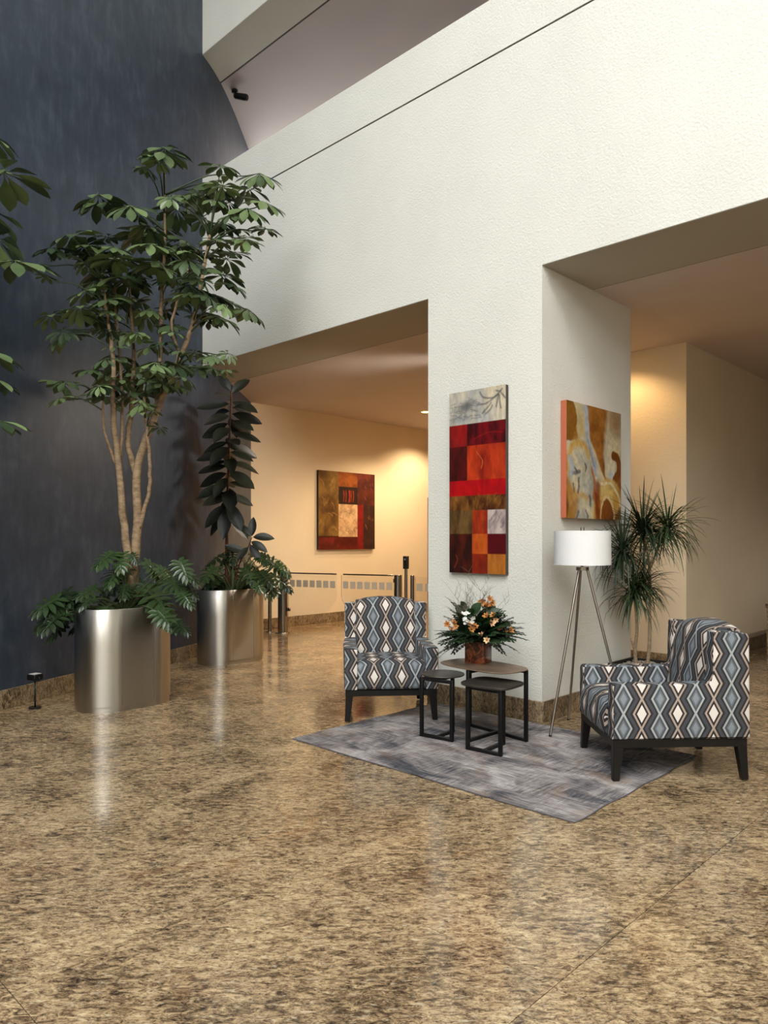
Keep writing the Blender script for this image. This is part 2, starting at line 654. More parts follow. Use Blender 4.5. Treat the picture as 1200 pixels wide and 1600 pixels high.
# granite floor: every slab in view is a piece of its own
floor = structure(MB().box((-7.0, ROOM_Y0 - 0.2, -0.30), (W1 + 0.2, 9.2, -0.012)).build('floor', M['granite']))
S = 1.19
sm = MB().box((-S / 2 + 0.0016, -S / 2 + 0.0016, -0.011), (S / 2 - 0.0016, S / 2 - 0.0016, 0.0)).mesh('granite_slab', M['granite'])
structure(MB().box((-6.8, -8.2, -0.0119), (8.9, 8.9, -0.006)).build('grout', M['grout'], floor))
GX0, GY0 = 0.625 + S / 2, -2.85 + S / 2
for ix in range(-7, 7):
    for iy in range(-4, 10):
        cx, cy = GX0 + ix * S, GY0 + iy * S
        v = Vector((cx - 3.032, cy + 4.871))
        zf = v.x * -0.695 + v.y * 0.719
        xr = v.x * 0.719 + v.y * 0.695
        if zf < -0.6 or abs(xr) > 0.56 * zf + 2.6 or zf > 16:
            continue
        link('granite_slab', sm, floor, loc=(cx, cy, 0))


def baseboard(name, path, h=0.16, th=0.016, piece=0.9, side=1):
    """granite skirting, piece by piece along a path; side = which hand the room is on"""
    root = structure(thing(name, (0, 0, 0), None, None))
    for a, b in zip(path, path[1:]):
        a, b = Vector(a[:2]), Vector(b[:2])
        L = (b - a).length
        n = max(1, round(L / piece))
        t = (b - a) / L
        nn = Vector((t.y, -t.x)) * side
        for i in range(n):
            p, q = a + t * (L * i / n + (0.001 if i else 0)), a + t * (L * (i + 1) / n - 0.001)
            mb = MB()
            mb.prism([(p.x, p.y), (q.x, q.y), (q.x + nn.x * th, q.y + nn.y * th), (p.x + nn.x * th, p.y + nn.y * th)], 0, h)
            mb.build('granite_tile', M['granite_base'], root, bevel=0.003, seg=1)
    return root


baseboard('baseboard_pillar', [(PIL_X0, 0.0), (0.016, 0.0)], piece=0.62)
baseboard('baseboard_pillar_side', [(0.0, 0.0), (0.0, PIL_D)], piece=0.75)
baseboard('baseboard_alcove', [(-1.6, CORE_Y), (CORE_X + 0.016, CORE_Y)])
baseboard('baseboard_hall', [(CORE_X, CORE_Y), (CORE_X, 8.9)], piece=1.2)
baseboard('baseboard_corridor', [(-6.24, 1.83), (-6.24, 5.9)], piece=0.8)
bl = [curve[1], curve[2]] + curve[3:]
baseboard('baseboard_left', [(p.x, p.y) for p in bl[0:2]], piece=1.2)
baseboard('baseboard_curve', [(p.x, p.y) for p in bl[1:-2]], piece=1.0)

# the corridor door whose frame edge shows at the pillar
dr = structure(thing('door_1', (-6.24, 5.93, 0), None, None))
structure(MB().box((0.0, 0.0, 0), (0.05, 0.07, 2.2)).box((0, 0.97, 0), (0.05, 1.04, 2.2)).box((0, 0.07, 2.13), (0.05, 0.97, 2.2)).build('door_frame', plain('bronze_frame', (96, 66, 40), 0.4), dr, bevel=0.004))
structure(MB().box((0.0, 0.075, 0.01), (0.035, 0.965, 2.125)).build('door_leaf', plain('warm_wood_door', (198, 140, 82), 0.5), dr))
structure(MB().tube([(0.035, 0.15, 1.0), (0.085, 0.15, 1.0), (0.085, 0.27, 1.0)], 0.01).build('door_handle', M['nickel'], dr, smooth=True))


# ------------------------------------------------------------------ recessed ceiling lights (warm)
M['lens'] = emit('lit_lens', (255, 206, 138), 14.0)
WARM = (1.0, 0.72, 0.43)


def downlight(x, y, z, power, label, blend=0.6, size=2.4, group=None, color=None, aim=None, soft=0.06):
    t = thing('recessed_downlight', (x, y, z), label, 'ceiling light', 0, group)
    ring = [(0.095, -0.001), (0.098, -0.006), (0.085, -0.010), (0.072, -0.004), (0.070, -0.001)]
    MB().lathe(ring, 28, cap=False).build('trim_ring', plain('white_ring', (235, 230, 220), 0.4) if 'ring' not in M else M['ring'], t, smooth=True)
    MB().lathe([(0.071, -0.0045), (0.071, -0.002)], 28).build('lens', M['lens'], t)
    l = bpy.data.lights.new('downlight_lamp', 'SPOT')
    l.energy = power
    l.color = color or WARM
    l.spot_size = size
    l.spot_blend = blend
    l.shadow_soft_size = soft
    lo = bpy.data.objects.new('downlight_lamp', l)
    COL.objects.link(lo)
    lo.parent = t
    lo.location = (0, 0, -0.03)
    if aim:
        lo.rotation_euler = (Vector(aim) - Vector((x, y, z))).to_track_quat('-Z', 'Y').to_euler()
    return t


M['ring'] = plain('white_ring', (235, 230, 220), 0.4)
ZC = H_OPEN - 0.004
downlight(-4.87, 4.29, ZC, 220, 'lit recessed ceiling light cut by the white pillar edge, nearer of the two')
downlight(-5.45, 5.45, ZC, 190, 'small lit recessed ceiling light deep in the corridor, close to the cream wall')
downlight(-0.72, 2.52, ZC, 46, 'recessed ceiling light behind the pillar glowing onto the alcove wall', color=(1.0, 0.64, 0.30))
downlight(-3.2, 2.6, ZC, 260, 'recessed ceiling light over the entry gates in the left corridor', aim=(-4.2, 3.2, 0.0), soft=0.15)
downlight(-2.35, 1.75, ZC, 330, 'added unseen ceiling light behind the pillar, aimed to brighten the blue wall', 0.7, 1.9, color=(1.0, 0.88, 0.74), aim=(-5.0, 0.3, 1.5), soft=0.3)  # invented lamp out of sight, added to lift the far blue wall
downlight(3.4, 5.2, ZC, 130, 'recessed ceiling light over the hall beyond the right opening', color=(1.0, 0.86, 0.70))

# black camera on the upper ceiling
t = thing('security_camera', (-5.04, 0.68, Z_FASCIA - 0.004), 'small black security camera fixed to the high upper ceiling by the blue wall', 'camera')
MB().lathe([(0.055, 0.0), (0.055, -0.03), (0.03, -0.045)], 18).build('base', M['plastic'], t, smooth=True, sharp=40)
MB().tube([(0, 0, -0.03), (0.0, 0.0, -0.06), (0.04, 0.035, -0.09)], 0.014).build('arm', M['plastic'], t, smooth=True)
d = Vector((0.78, 0.42, -0.28)).normalized()
c0 = Vector((0.01, 0.01, -0.09)) - d * 0.02
t.scale = (0.78, 0.78, 0.78)
MB().tube([c0, c0 + d * 0.02, c0 + d * 0.2, c0 + d * 0.24], [0.035, 0.05, 0.055, 0.05], 14).build('body', M['plastic'], t, smooth=True, sharp=40)
MB().tube([c0 + d * 0.235, c0 + d * 0.25], [0.04, 0.036], 14).build('lens', plain('dark_glass', (8, 8, 10), 0.08), t)

# ------------------------------------------------------------------ rug
def rug():
    mb = MB()
    n = 24
    th = 0.009
    x0, x1, y0, y1 = -1.0, 1.19, -1.62, -0.075
    rows = []
    for j in range(n + 1):
        rows.append([(x0 + (x1 - x0) * i / n + 0.006 * math.sin(j * 0.9), y0 + (y1 - y0) * j / n + 0.004 * math.sin(i * 0.55 + 1) * (1 if j < 4 else 0.3), th) for i in range(n + 1)])
    mb.grid(rows)
    m0 = [(p[0], p[1], 0.0005) for p in rows[0]]
    m1 = [(p[0], p[1], 0.0005) for p in rows[-1]]
    mb.grid([m0, rows[0]])
    mb.grid([rows[-1], m1])
    mb.grid([[(r[0][0], r[0][1], 0.0005) for r in rows], [r[0] for r in rows]])
    mb.grid([[r[-1] for r in rows], [(r[-1][0], r[-1][1], 0.0005) for r in rows]])
    t = thing('area_rug', (0, 0, 0), 'distressed grey and mauve area rug under the tables and armchairs', 'rug')
    o = mb.build('pile', M['rug'], t, smooth=False)
    b = MB()
    ring = [r[0] for r in rows] + rows[-1][1:] + [r[-1] for r in reversed(rows[:-1])] + list(reversed(rows[0][1:-1]))
    b.tube([Vector(p) + Vector((0, 0, -0.0045)) for p in ring] + [Vector(ring[0]) + Vector((0, 0, -0.0045))], 0.0042, 6, cap=False)
    b.build('bound_edge', plain('rug_binding', (98, 94, 98), 0.9), t, smooth=True)


rug()
RUGZ = 0.009


# ------------------------------------------------------------------ armchairs
def uv_box(me, mode):
    """pattern coordinates in metres, mapped the way the cloth runs over each part"""
    uvl = me.uv_layers.new(name='UVMap')
    for p in me.polygons:
        n = p.normal
        for li in p.loop_indices:
            x, y, z = me.vertices[me.loops[li].vertex_index].co
            if mode == 'side':                     # arm and wing panels
                if abs(n.y) > 0.75:
                    u, v = x + 0.035, z
                elif n.z > 0.75:
                    u, v = y, z + abs(abs(x) - 0.36)
                else:
                    u, v = y, z
                u += 0.338
                v -= 0.2175
            else:
                u, v = x, z
            uvl.data[li].uv = (u, v)


def sweep(profile, nx, wfun, bulge, arch):
    """closed (y, z) profile swept across x; returns MB and per-vertex (u, v)"""
    mb = MB()
    s = [0.0]
    m = len(profile)
    for i in range(1, m):
        s.append(s[-1] + math.hypot(profile[i][0] - profile[i - 1][0], profile[i][1] - profile[i - 1][1]))
    rows, uv = [], []
    for i in range(nx + 1):
        f = -1 + 2 * i / nx
        r = []
        for k, (y, z) in enumerate(profile):
            dy, dz = bulge(f, k, y, z), arch(f, k, y, z)
            x = f * wfun(y, z)
            r.append((x, y + dy, z + dz))
            uv.append((x, s[k]))
        rows.append(r)
    mb.grid(rows, closed=True)
    mb.f.append(tuple(range(m)))
    mb.f.append(tuple(range((nx) * m, (nx + 1) * m)))
    mb.mi += [0, 0]
    return mb, uv, s


Pu = 0.105


def finish_sweep(mb, uv, name, parent, v0, u0=0.0):
    me = mb.mesh(name, M['fabric'], True, 60)
    uvl = me.uv_layers.new(name='UVMap')
    for p in me.polygons:
        for li in p.loop_indices:
            u, v = uv[me.loops[li].vertex_index]
            uvl.data[li].uv = (u + u0, v + v0)
    return link(name, me, parent)


def round_profile(pts, r, n=4):
    out = []
    m = len(pts)
    for i in range(m):
        p0, p1, p2 = Vector(pts[i - 1]), Vector(pts[i]), Vector(pts[(i + 1) % m])
        a, b = (p0 - p1), (p2 - p1)
        rr = min(r[i] if hasattr(r, '__len__') else r, a.length * 0.45, b.length * 0.45)
        if rr < 1e-4:
            out.append(tuple(p1))
            continue
        s, e = p1 + a.normalized() * rr, p1 + b.normalized() * rr
        for k in range(n + 1):
            t = k / n
            q = s * (1 - t) ** 2 + p1 * 2 * t * (1 - t) + e * t * t
            out.append(tuple(q))
    return out


def resample(pts, step):
    out = []
    m = len(pts)
    for i in range(m):
        a, b = Vector(pts[i]), Vector(pts[(i + 1) % m])
        n = max(1, int((b - a).length / step))
        out += [tuple(a + (b - a) * (k / n)) for k in range(n)]
    return out


def make_armchair(loc, rz, label):
    t = thing('armchair', loc, label, 'armchair', rz, 'patterned lobby armchairs')
    # side panels: arm and wing cut from one upholstered piece
    prof = [(-0.40, 0.238), (0.405, 0.238), (0.40, 0.845), (0.185, 0.862), (0.178, 0.60), (0.168, 0.562), (-0.12, 0.553), (-0.398, 0.558)]
    prof = round_profile(prof, [0.008, 0.008, 0.03, 0.022, 0.02, 0.02, 0.2, 0.03], 5)
    for s in (-1, 1):
        mb = MB()
        cuts = [0.258, 0.262, 0.272, 0.310, 0.348, 0.358, 0.362]
        inset = [0.012, 0.004, 0.0, 0.0, 0.0, 0.004, 0.012]
        cy, cz = 0.0, 0.45
        rows = []
        cen = Vector((0.05, 0.45))
        for xc, ins in zip(cuts, inset):
            r = []
            for i, (y, z) in enumerate(prof):
                p0, p2 = Vector(prof[i - 1]), Vector(prof[(i + 1) % len(prof)])
                tt = (p2 - p0).normalized()
                nn = Vector((-tt.y, tt.x))          # inward for the counter-clockwise outline
                y2, z2 = y + nn.x * ins, z + nn.y * ins
                tap = 1.0 - 0.085 * smoothstep(-0.1, 0.4, y)
                r.append((s * xc * float(tap), y2, z2))
            rows.append(r)
        mb.grid(rows, closed=True)
        m = len(prof)
        mb.f.append(tuple(range(m)))
        mb.f.append(tuple(range((len(cuts) - 1) * m, len(cuts) * m)))
        mb.mi += [0, 0]
        me = mb.mesh('arm', M['fabric'], True, 50)
        uv_box(me, 'side')
        link('arm', me, t)
    # back
    bp = [(0.38, 0.25), (0.398, 0.83), (0.385, 0.858), (0.35, 0.868), (0.29, 0.866), (0.245, 0.852), (0.215, 0.82), (0.19, 0.74), (0.165, 0.60), (0.145, 0.46), (0.15, 0.40), (0.20, 0.25)]
    bp = resample(round_profile(bp, 0.03, 2), 0.04)
    mb, uv, s = sweep(bp, 16, lambda y, z: 0.268 * (1.0 - 0.085 * float(smoothstep(-0.1, 0.4, y))),
                      lambda f, k, y, z: -(0.03 * (1 - f * f) if y < 0.27 and z < 0.86 else 0.0),
                      lambda f, k, y, z: (0.032 * (1 - f * f) * float(smoothstep(0.55, 0.85, z))))
    finish_sweep(mb, uv, 'backrest', t, 0.03, Pu)
    # seat
    sp = [(0.165, 0.245), (0.165, 0.425), (0.12, 0.437), (-0.05, 0.447), (-0.25, 0.45), (-0.355, 0.442), (-0.40, 0.415), (-0.418, 0.36), (-0.42, 0.30), (-0.408, 0.242)]
    sp = resample(round_profile(sp, 0.03, 2), 0.04)
    mb, uv, s = sweep(sp, 14, lambda y, z: 0.2615 - 0.001,
                      lambda f, k, y, z: (-0.012 * (1 - f ** 4) if y < -0.3 else 0.0),
                      lambda f, k, y, z: (0.014 * (1 - f ** 4) if z > 0.4 else 0.0))
    finish_sweep(mb, uv, 'seat', t, 0.02, 0.03)
    # black frame and legs
    mb = MB()
    mb.box((-0.352, -0.392, 0.190), (0.352, -0.352, 0.238)).box((-0.318, 0.355, 0.190), (0.318, 0.392, 0.238))
    for s in (-1, 1):
        mb.prism([(s * 0.352, -0.36), (s * 0.322, 0.37), (s * 0.288, 0.37), (s * 0.315, -0.36)], 0.191, 0.2375)
    mb.box((-0.32, -0.36, 0.222), (0.32, 0.36, 0.236))
    mb.build('base_frame', M['black_wood'], t, bevel=0.003, seg=1)
    for sx in (-1, 1):
        for sy in (-1, 1):
            xo, yo = sx * (0.350 if sy < 0 else 0.322), sy * 0.390
            mb = MB()
            rows = []
            for z, w, spl in ((0.0, 0.032, 0.006), (0.19, 0.056, 0.0), (0.2, 0.056, 0.0)):
                xa, xb = xo + sx * (spl - 0.0), xo - sx * w
                ya, yb = yo + sy * spl, yo - sy * w
                rows.append([(xa, ya, z), (xb, ya, z), (xb, yb, z), (xa, yb, z)])
            mb.grid(rows, closed=True)
            mb.f += [(0, 1, 2, 3), (8, 9, 10, 11)]
            mb.mi += [0, 0]
            mb.build('leg', M['black_wood'], t, bevel=0.003, seg=1)
    return t


make_armchair((-1.131, -0.524, RUGZ), math.radians(48.5), 'diamond patterned wing armchair facing us, left of the nest of tables')
make_armchair((1.083, -0.395, RUGZ), math.radians(-46), 'diamond patterned wing armchair seen from its side, in front of the dracaena')


# ------------------------------------------------------------------ nest of tables
M['bronze_top'] = plain('antique_bronze_top', (158, 134, 114), 0.45, 0.6, 0.25, 7)
M['dark_top'] = plain('dark_metal_top', (84, 77, 71), 0.4, 0.6, 0.35, 9)


def superellipse(a, b, e, n=56):
    out = []
    for k in range(n):
        th = 2 * PI * k / n
        c, s = math.cos(th), math.sin(th)
        out.append((a * math.copysign(abs(c) ** (2 / e), c), b * math.copysign(abs(s) ** (2 / e), s)))
    return out


def side_table(label, L, Rr, B, H, top_c, outline, rz, mat, lip=0.0):
    c = ((L[0] + Rr[0]) / 2, (L[1] + Rr[1]) / 2)
    t = thing('side_table', (c[0], c[1], RUGZ), label, 'table', 0, 'nest of metal side tables')
    l, r, b = [Vector((p[0] - c[0], p[1] - c[1], 0)) for p in (L, Rr, B)]
    w = 0.012
    ang = math.atan2(r.y - l.y, r.x - l.x)
    angb = math.atan2(b.y, b.x)

    def leg(p, a):
        MB().box((p.x - w, p.y - w, 0), (p.x + w, p.y + w, H - 0.006), a).build('leg', M['black_metal'], t, bevel=0.002, seg=1)
    leg(l, ang); leg(r, ang); leg(b, angb)
    ln = (r - l).length / 2
    for z in (0.0, H - 0.030):
        MB().box((-ln + w, -w, z), (ln - w, w, z + 0.022), ang, (0, 0)).build('floor_bar' if z == 0 else 'top_bar', M['black_metal'], t, bevel=0.002, seg=1)
    lb = b.length
    for z in (0.0, H - 0.030):
        MB().box((w, -w, z), (lb - w, w, z + 0.022), angb, (0, 0)).build('floor_bar' if z == 0 else 'top_bar', M['black_metal'], t, bevel=0.002, seg=1)
    mb = MB()
    tc = Vector((top_c[0] - c[0], top_c[1] - c[1], 0))
    cs, sn = math.cos(rz), math.sin(rz)
    rot = lambda p, k: (tc.x + (p[0] * cs - p[1] * sn) * k, tc.y + (p[0] * sn + p[1] * cs) * k)
    rows = []
    for k, z in ((0.0, H - 0.006), (0.97, H - 0.006), (0.995, H - 0.003 + lip * 0.4), (1.0, H + 0.001 + lip), (0.985, H + 0.004 + lip), (0.955, H + 0.003 + lip * 0.3), (0.90, H + 0.003), (0.0, H + 0.003)):
        rows.append([rot(p, k) + (z,) for p in outline])
    mb.grid(rows, closed=True)
    mb.build('tabletop', mat, t, smooth=True, sharp=35)
    return t


side_table('small side table with a round dark top, beside the left armchair', (-0.386, -0.951), (-0.141, -0.919), (-0.29, -0.725), 0.425, (-0.325, -0.79), superellipse(0.155, 0.155, 2), 0, M['dark_top'])
side_table('tallest side table with a bronze top, carrying the flower vase', (-0.315, -0.49), (0.225, -0.565), (-0.052, -0.85), 0.500, (-0.06, -0.67), superellipse(0.325, 0.19, 3.2), math.radians(-5), M['bronze_top'])
side_table('small side table with a dark square tray top, frontmost of the nest', (0.05, -0.988), (0.296, -0.968), (0.155, -0.735), 0.430, (0.155, -0.86), superellipse(0.185, 0.165, 4.0), math.radians(5), M['dark_top'], 0.006)


# ------------------------------------------------------------------ floor lamp
def floor_lamp():
    cx, cy = 0.347, -0.014
    t = thing('floor_lamp', (cx, cy, 0), 'tripod floor lamp with a white drum shade and nickel legs beside the pillar', 'lamp')
    M['shade'] = plain('white_linen_shade', (240, 240, 240), 0.9, 0, 0.03, 120)
    feet = [(0.275, -0.337, RUGZ), (0.103, 0.21, 0.0), (0.66, 0.085, 0.0)]
    for f in feet:
        v = Vector((f[0] - cx, f[1] - cy, 0))
        u = v.normalized()
        lg = MB().tube([(v.x, v.y, f[2]), (u.x * 0.032, u.y * 0.032, 1.19)], [0.0095, 0.0095], 12).build('leg', M['nickel'], t, smooth=True, sharp=40)
        MB().tube([(v.x, v.y, f[2]), (v.x - u.x * .003, v.y - u.y * .003, f[2] + 0.012)], 0.0105, 12).build('foot', M['plastic'], lg, smooth=True, sharp=40)
    MB().lathe([(0.046, 1.172), (0.046, 1.196), (0.02, 1.205)], 24).build('hub', M['nickel'], t, smooth=True, sharp=35)
    MB().tube([(0, 0, 1.20), (0, 0, 1.30)], 0.012, 12).build('stem', M['nickel'], t, smooth=True)
    mb = MB()
    mb.lathe([(0.203, 1.212), (0.2005, 1.458)], 56, cap=False)
    mb.lathe([(0.2005, 1.212), (0.198, 1.458)], 56, cap=False)
    for z in (1.212, 1.458):
        k = 0 if z < 1.3 else 0.0025
        mb.grid([[((0.203 - k) * math.cos(a * PI / 28), (0.203 - k) * math.sin(a * PI / 28), z) for a in range(56)], [((0.2005 - k) * math.cos(a * PI / 28), (0.2005 - k) * math.sin(a * PI / 28), z) for a in range(56)]], closed=True)
    sh = mb.build('lamp_shade', M['shade'], t, smooth=True, sharp=35)
    mb = MB()
    for a in range(3):
        an = a * 2 * PI / 3
        mb.tube([(0, 0, 1.445), (0.199 * math.cos(an), 0.199 * math.sin(an), 1.45)], 0.003, 6)
    mb.build('shade_spider', M['nickel'], sh, smooth=True)
    MB().tube([(-0.012, 0, 1.30), (-0.012, 0, 1.485)], 0.0028, 6).tube([(0.012, 0, 1.30), (0.012, 0, 1.485)], 0.0028, 6).build('harp', M['black_metal'], t, smooth=True)
    MB().lathe([(0.02, 1.30), (0.034, 1.33), (0.036, 1.37), (0.02, 1.40), (0.0, 1.405)], 16).build('bulb', plain('frosted_bulb', (240, 240, 236), 0.3), t, smooth=True)
    cord = [(0.22, 0.20, 0.006), (0.30, 0.26, 0.006), (0.36, 0.14, 0.006), (0.46, 0.10, 0.006), (0.60, 0.22, 0.006), (0.55, 0.45, 0.006), (0.02, 0.62, 0.006), (0.02, 0.62, 0.2)]
    cord = [(0.25, 0.23, 0.0045)] + cord[1:]
    pts = [(p.x - cx, p.y - cy, p.z) for p in catmull(cord, 6)]
    MB().tube(pts, 0.004, 6).build('cord', plain('clear_cord', (196, 186, 168), 0.25), t, smooth=True)


floor_lamp()


# ------------------------------------------------------------------ paintings (flat abstract pictures, painted per point)
def vnoise(rs, w, h, cells):
    """smooth value noise on a grid"""
    g = rs.rand(cells + 2, cells + 2)
    ys, xs = np.linspace(0, cells, h), np.linspace(0, cells, w)
    yi, xi = np.minimum(ys.astype(int), cells), np.minimum(xs.astype(int), cells)
    fy, fx = (ys - yi)[:, None], (xs - xi)[None, :]
    fy, fx = fy * fy * (3 - 2 * fy), fx * fx * (3 - 2 * fx)
    a, b = g[yi][:, xi], g[yi][:, xi + 1]
    c, d = g[yi + 1][:, xi], g[yi + 1][:, xi + 1]
    return (a * (1 - fx) + b * fx) * (1 - fy) + (c * (1 - fx) + d * fx) * fy


def fbm(rs, w, h, c0, o=4):
    n = np.zeros((h, w)); a = 1.0; s = 0
    for k in range(o):
        n += a * vnoise(rs, w, h, c0 * 2 ** k); s += a; a *= 0.6
    return n / s


def L3(c):
    return np.array(lin(c)[:3])


def stroke(img, U, V, pts, w, col, soft=0.6, alpha=1.0, asp=1.0):
    """paint a soft line along a path; asp = height/width of the canvas"""
    dmin = np.full(U.shape, 9.0)
    P = [(p.x, p.y) for p in catmull([(a, b, 0) for a, b in pts], 8)]
    for (x0, y0), (x1, y1) in zip(P, P[1:]):
        dx, dy = x1 - x0, (y1 - y0) * asp
        t = np.clip(((U - x0) * dx + (V - y0) * asp * dy) / (dx * dx + dy * dy + 1e-9), 0, 1)
        dmin = np.minimum(dmin, np.hypot(U - x0 - t * dx, (V - y0) * asp - t * dy))
    m = alpha * (1 - smoothstep(w * (1 - soft), w, dmin))
    img[:] = img * (1 - m[..., None]) + col * m[..., None]
    return dmin


def ellipse(img, U, V, c, r, col, soft=0.12, alpha=1.0, rot=0.0, n=None):
    x, y = U - c[0], V - c[1]
    cs, sn = math.cos(rot), math.sin(rot)
    x, y = x * cs + y * sn, -x * sn + y * cs
    d = np.hypot(x / r[0], y / r[1])
    if n is not None:
        d = d + (n - 0.5) * 0.25
    m = alpha * (1 - smoothstep(1 - soft, 1, d))
    cc = col if col.ndim == 3 else col[None, None, :]
    img[:] = img * (1 - m[..., None]) + cc * m[..., None]
    return d


def painting(name, loc, rz, w, h, depth, img, label, edge_rgb):
    """canvas facing local -Y; img rows run from the top"""
    t = thing(name, loc, label, 'painting', rz)
    H_, W_ = img.shape[:2]
    xs = np.linspace(-w / 2, w / 2, W_); zs = np.linspace(h / 2, -h / 2, H_)
    X, Z = np.meshgrid(xs, zs)
    co = np.stack([X, np.full_like(X, -depth - 0.0012), Z], -1).reshape(-1, 3)
    idx = np.arange(H_ * W_).reshape(H_, W_)
    f = np.stack([idx[:-1, :-1], idx[1:, :-1], idx[1:, 1:], idx[:-1, 1:]], -1).reshape(-1, 4)
    me = bpy.data.meshes.new('canvas')
    me.from_pydata(co.tolist(), [], f.tolist())
    ca = me.color_attributes.new('paint', 'FLOAT_COLOR', 'POINT')
    rgba = np.concatenate([img.reshape(-1, 3), np.ones((H_ * W_, 1))], 1).clip(0, 1)
    ca.data.foreach_set('color', rgba.ravel().astype(np.float32))
    k = NT(name + '_paint')
    at = k.n('ShaderNodeVertexColor', layer_name='paint')
    k.bump(k.noise(k.objco(), 90, 3, 0.6), 0.25, 0.004)
    k.set(at.outputs[0], 0.42, 0, 0.4)
    me.materials.append(k.m)
    link('canvas', me, t)
    MB().box((-w / 2, -depth, -h / 2), (w / 2, -0.002, h / 2)).build('stretcher', plain(name + '_edge', edge_rgb, 0.6), t, bevel=0.003, seg=1)
    return t


def fill(img, U, V, u0, u1, v0, v1, c1, c2, n):
    m = (U >= u0) & (U < u1) & (V >= v0) & (V < v1)
    k = smoothstep(0.25, 0.75, n)[..., None]
    col = L3(c1) * (1 - k) + L3(c2) * k
    img[m] = col[m]
    # thin worn edge round each colour block
    e = np.minimum(np.minimum(U - u0, u1 - U), np.minimum(V - v0, v1 - V))


def art_blocks_tall():
    W_, H_ = 100, 250
    rs = np.random.RandomState(3)
    U, V = np.meshgrid(np.linspace(0, 1, W_), np.linspace(0, 1, H_))
    a, b = fbm(rs, W_, H_, 5, 5), fbm(rs, W_, H_, 9, 4)
    img = np.zeros((H_, W_, 3))
    fill(img, U, V, 0, 2, 0, .183, (178, 176, 170), (222, 208, 178), a)
    fill(img, U, V, 0, .33, .183, .305, (150, 22, 20), (96, 30, 26), a)
    fill(img, U, V, .33, 2, .183, .305, (44, 6, 8), (112, 10, 18), b)
    fill(img, U, V, 0, .33, .305, .49, (50, 12, 10), (84, 16, 14), b)
    fill(img, U, V, .33, 2, .305, .49, (196, 62, 24), (140, 30, 16), a)
    fill(img, U, V, 0, 2, .49, .575, (186, 14, 20), (168, 12, 18), a)
    fill(img, U, V, 0, 2, .575, .655, (74, 34, 12), (130, 84, 34), b)
    fill(img, U, V, 0, .42, .655, .785, (70, 50, 24), (112, 84, 44), b)
    fill(img, U, V, .42, .69, .655, .785, (180, 66, 24), (140, 36, 16), a)
    fill(img, U, V, .69, 2, .655, .785, (206, 188, 180), (146, 128, 130), b)
    fill(img, U, V, 0, .42, .785, 2, (34, 12, 8), (78, 24, 12), b)
    fill(img, U, V, .42, .69, .785, .893, (216, 108, 32), (186, 76, 24), a)
    fill(img, U, V, .69, 2, .785, .893, (96, 6, 16), (84, 6, 14), a)
    fill(img, U, V, .42, .69, .893, 2, (150, 44, 18), (122, 32, 14), b)
    fill(img, U, V, .69, 2, .893, 2, (196, 120, 44), (172, 98, 34), a)
    asp = 2.64
    gr = L3((104, 104, 108))
    ellipse(img, U, V, (.30, .085), (.24, .045), L3((96, 98, 102)), 0.9, 0.85, -0.1, b)
    ellipse(img, U, V, (.2, .15), (.3, .03), L3((150, 152, 152)), 0.9, 0.7, 0.0, b)
    for k in range(26):
        x, y = .05 + rs.rand() * .5, .05 + rs.rand() * .11
        stroke(img, U, V, [(x, y), (x + rs.uniform(-.08, .08), y + rs.uniform(-.01, .01)), (x + rs.uniform(-.14, .14), y + rs.uniform(-.02, .02))], .010, gr, 0.6, 0.5, asp)
    for p in ([(.56, .02), (.62, .05), (.78, .06), (.88, .045)], [(.52, .085), (.66, .085), (.78, .065), (.92, .03)], [(.60, .135), (.70, .105), (.75, .085)], [(.88, .05), (.86, .08), (.84, .11)], [(.9, .05), (.9, .085), (.92, .12)], [(.92, .04), (.97, .06), (.99, .07)], [(.66, .14), (.74, .12), (.77, .1)], [(.94, .02), (.9, .03), (.84, .025)]):
        stroke(img, U, V, p, .020, L3((92, 90, 94)), 0.7, 0.75, asp)
    for k in range(14):
        x, y = .72 + rs.rand() * .26, .68 + rs.rand() * .09
        stroke(img, U, V, [(x, y), (x + .03, y - .01), (x + .05, y - .025)], .012, L3((124, 110, 118)), 0.7, 0.6, asp)
    for k in range(30):
        x, y = rs.rand(), .585 + rs.rand() * .06
        stroke(img, U, V, [(x, y), (x + .06 * (x - .5), y - .012), (x + .12 * (x - .5), y - .02)], .008, L3((150, 104, 48)), 0.7, 0.5, asp)
    stroke(img, U, V, [(.45, .27), (.6, .25), (.75, .24), (.95, .25)], .012, L3((150, 26, 20)), 0.7, 0.6, asp)
    stroke(img, U, V, [(.5, .34), (.6, .39), (.58, .43)], .012, L3((224, 110, 60)), 0.7, 0.6, asp)
    stroke(img, U, V, [(.1, .97), (.15, .93), (.12, .90)], .014, L3((140, 52, 24)), 0.7, 0.7, asp)
    c_ = fbm(rs, W_, H_, 22, 3)
    img *= (0.62 + 0.62 * c_ * (0.7 + 0.6 * b))[..., None]
    return img


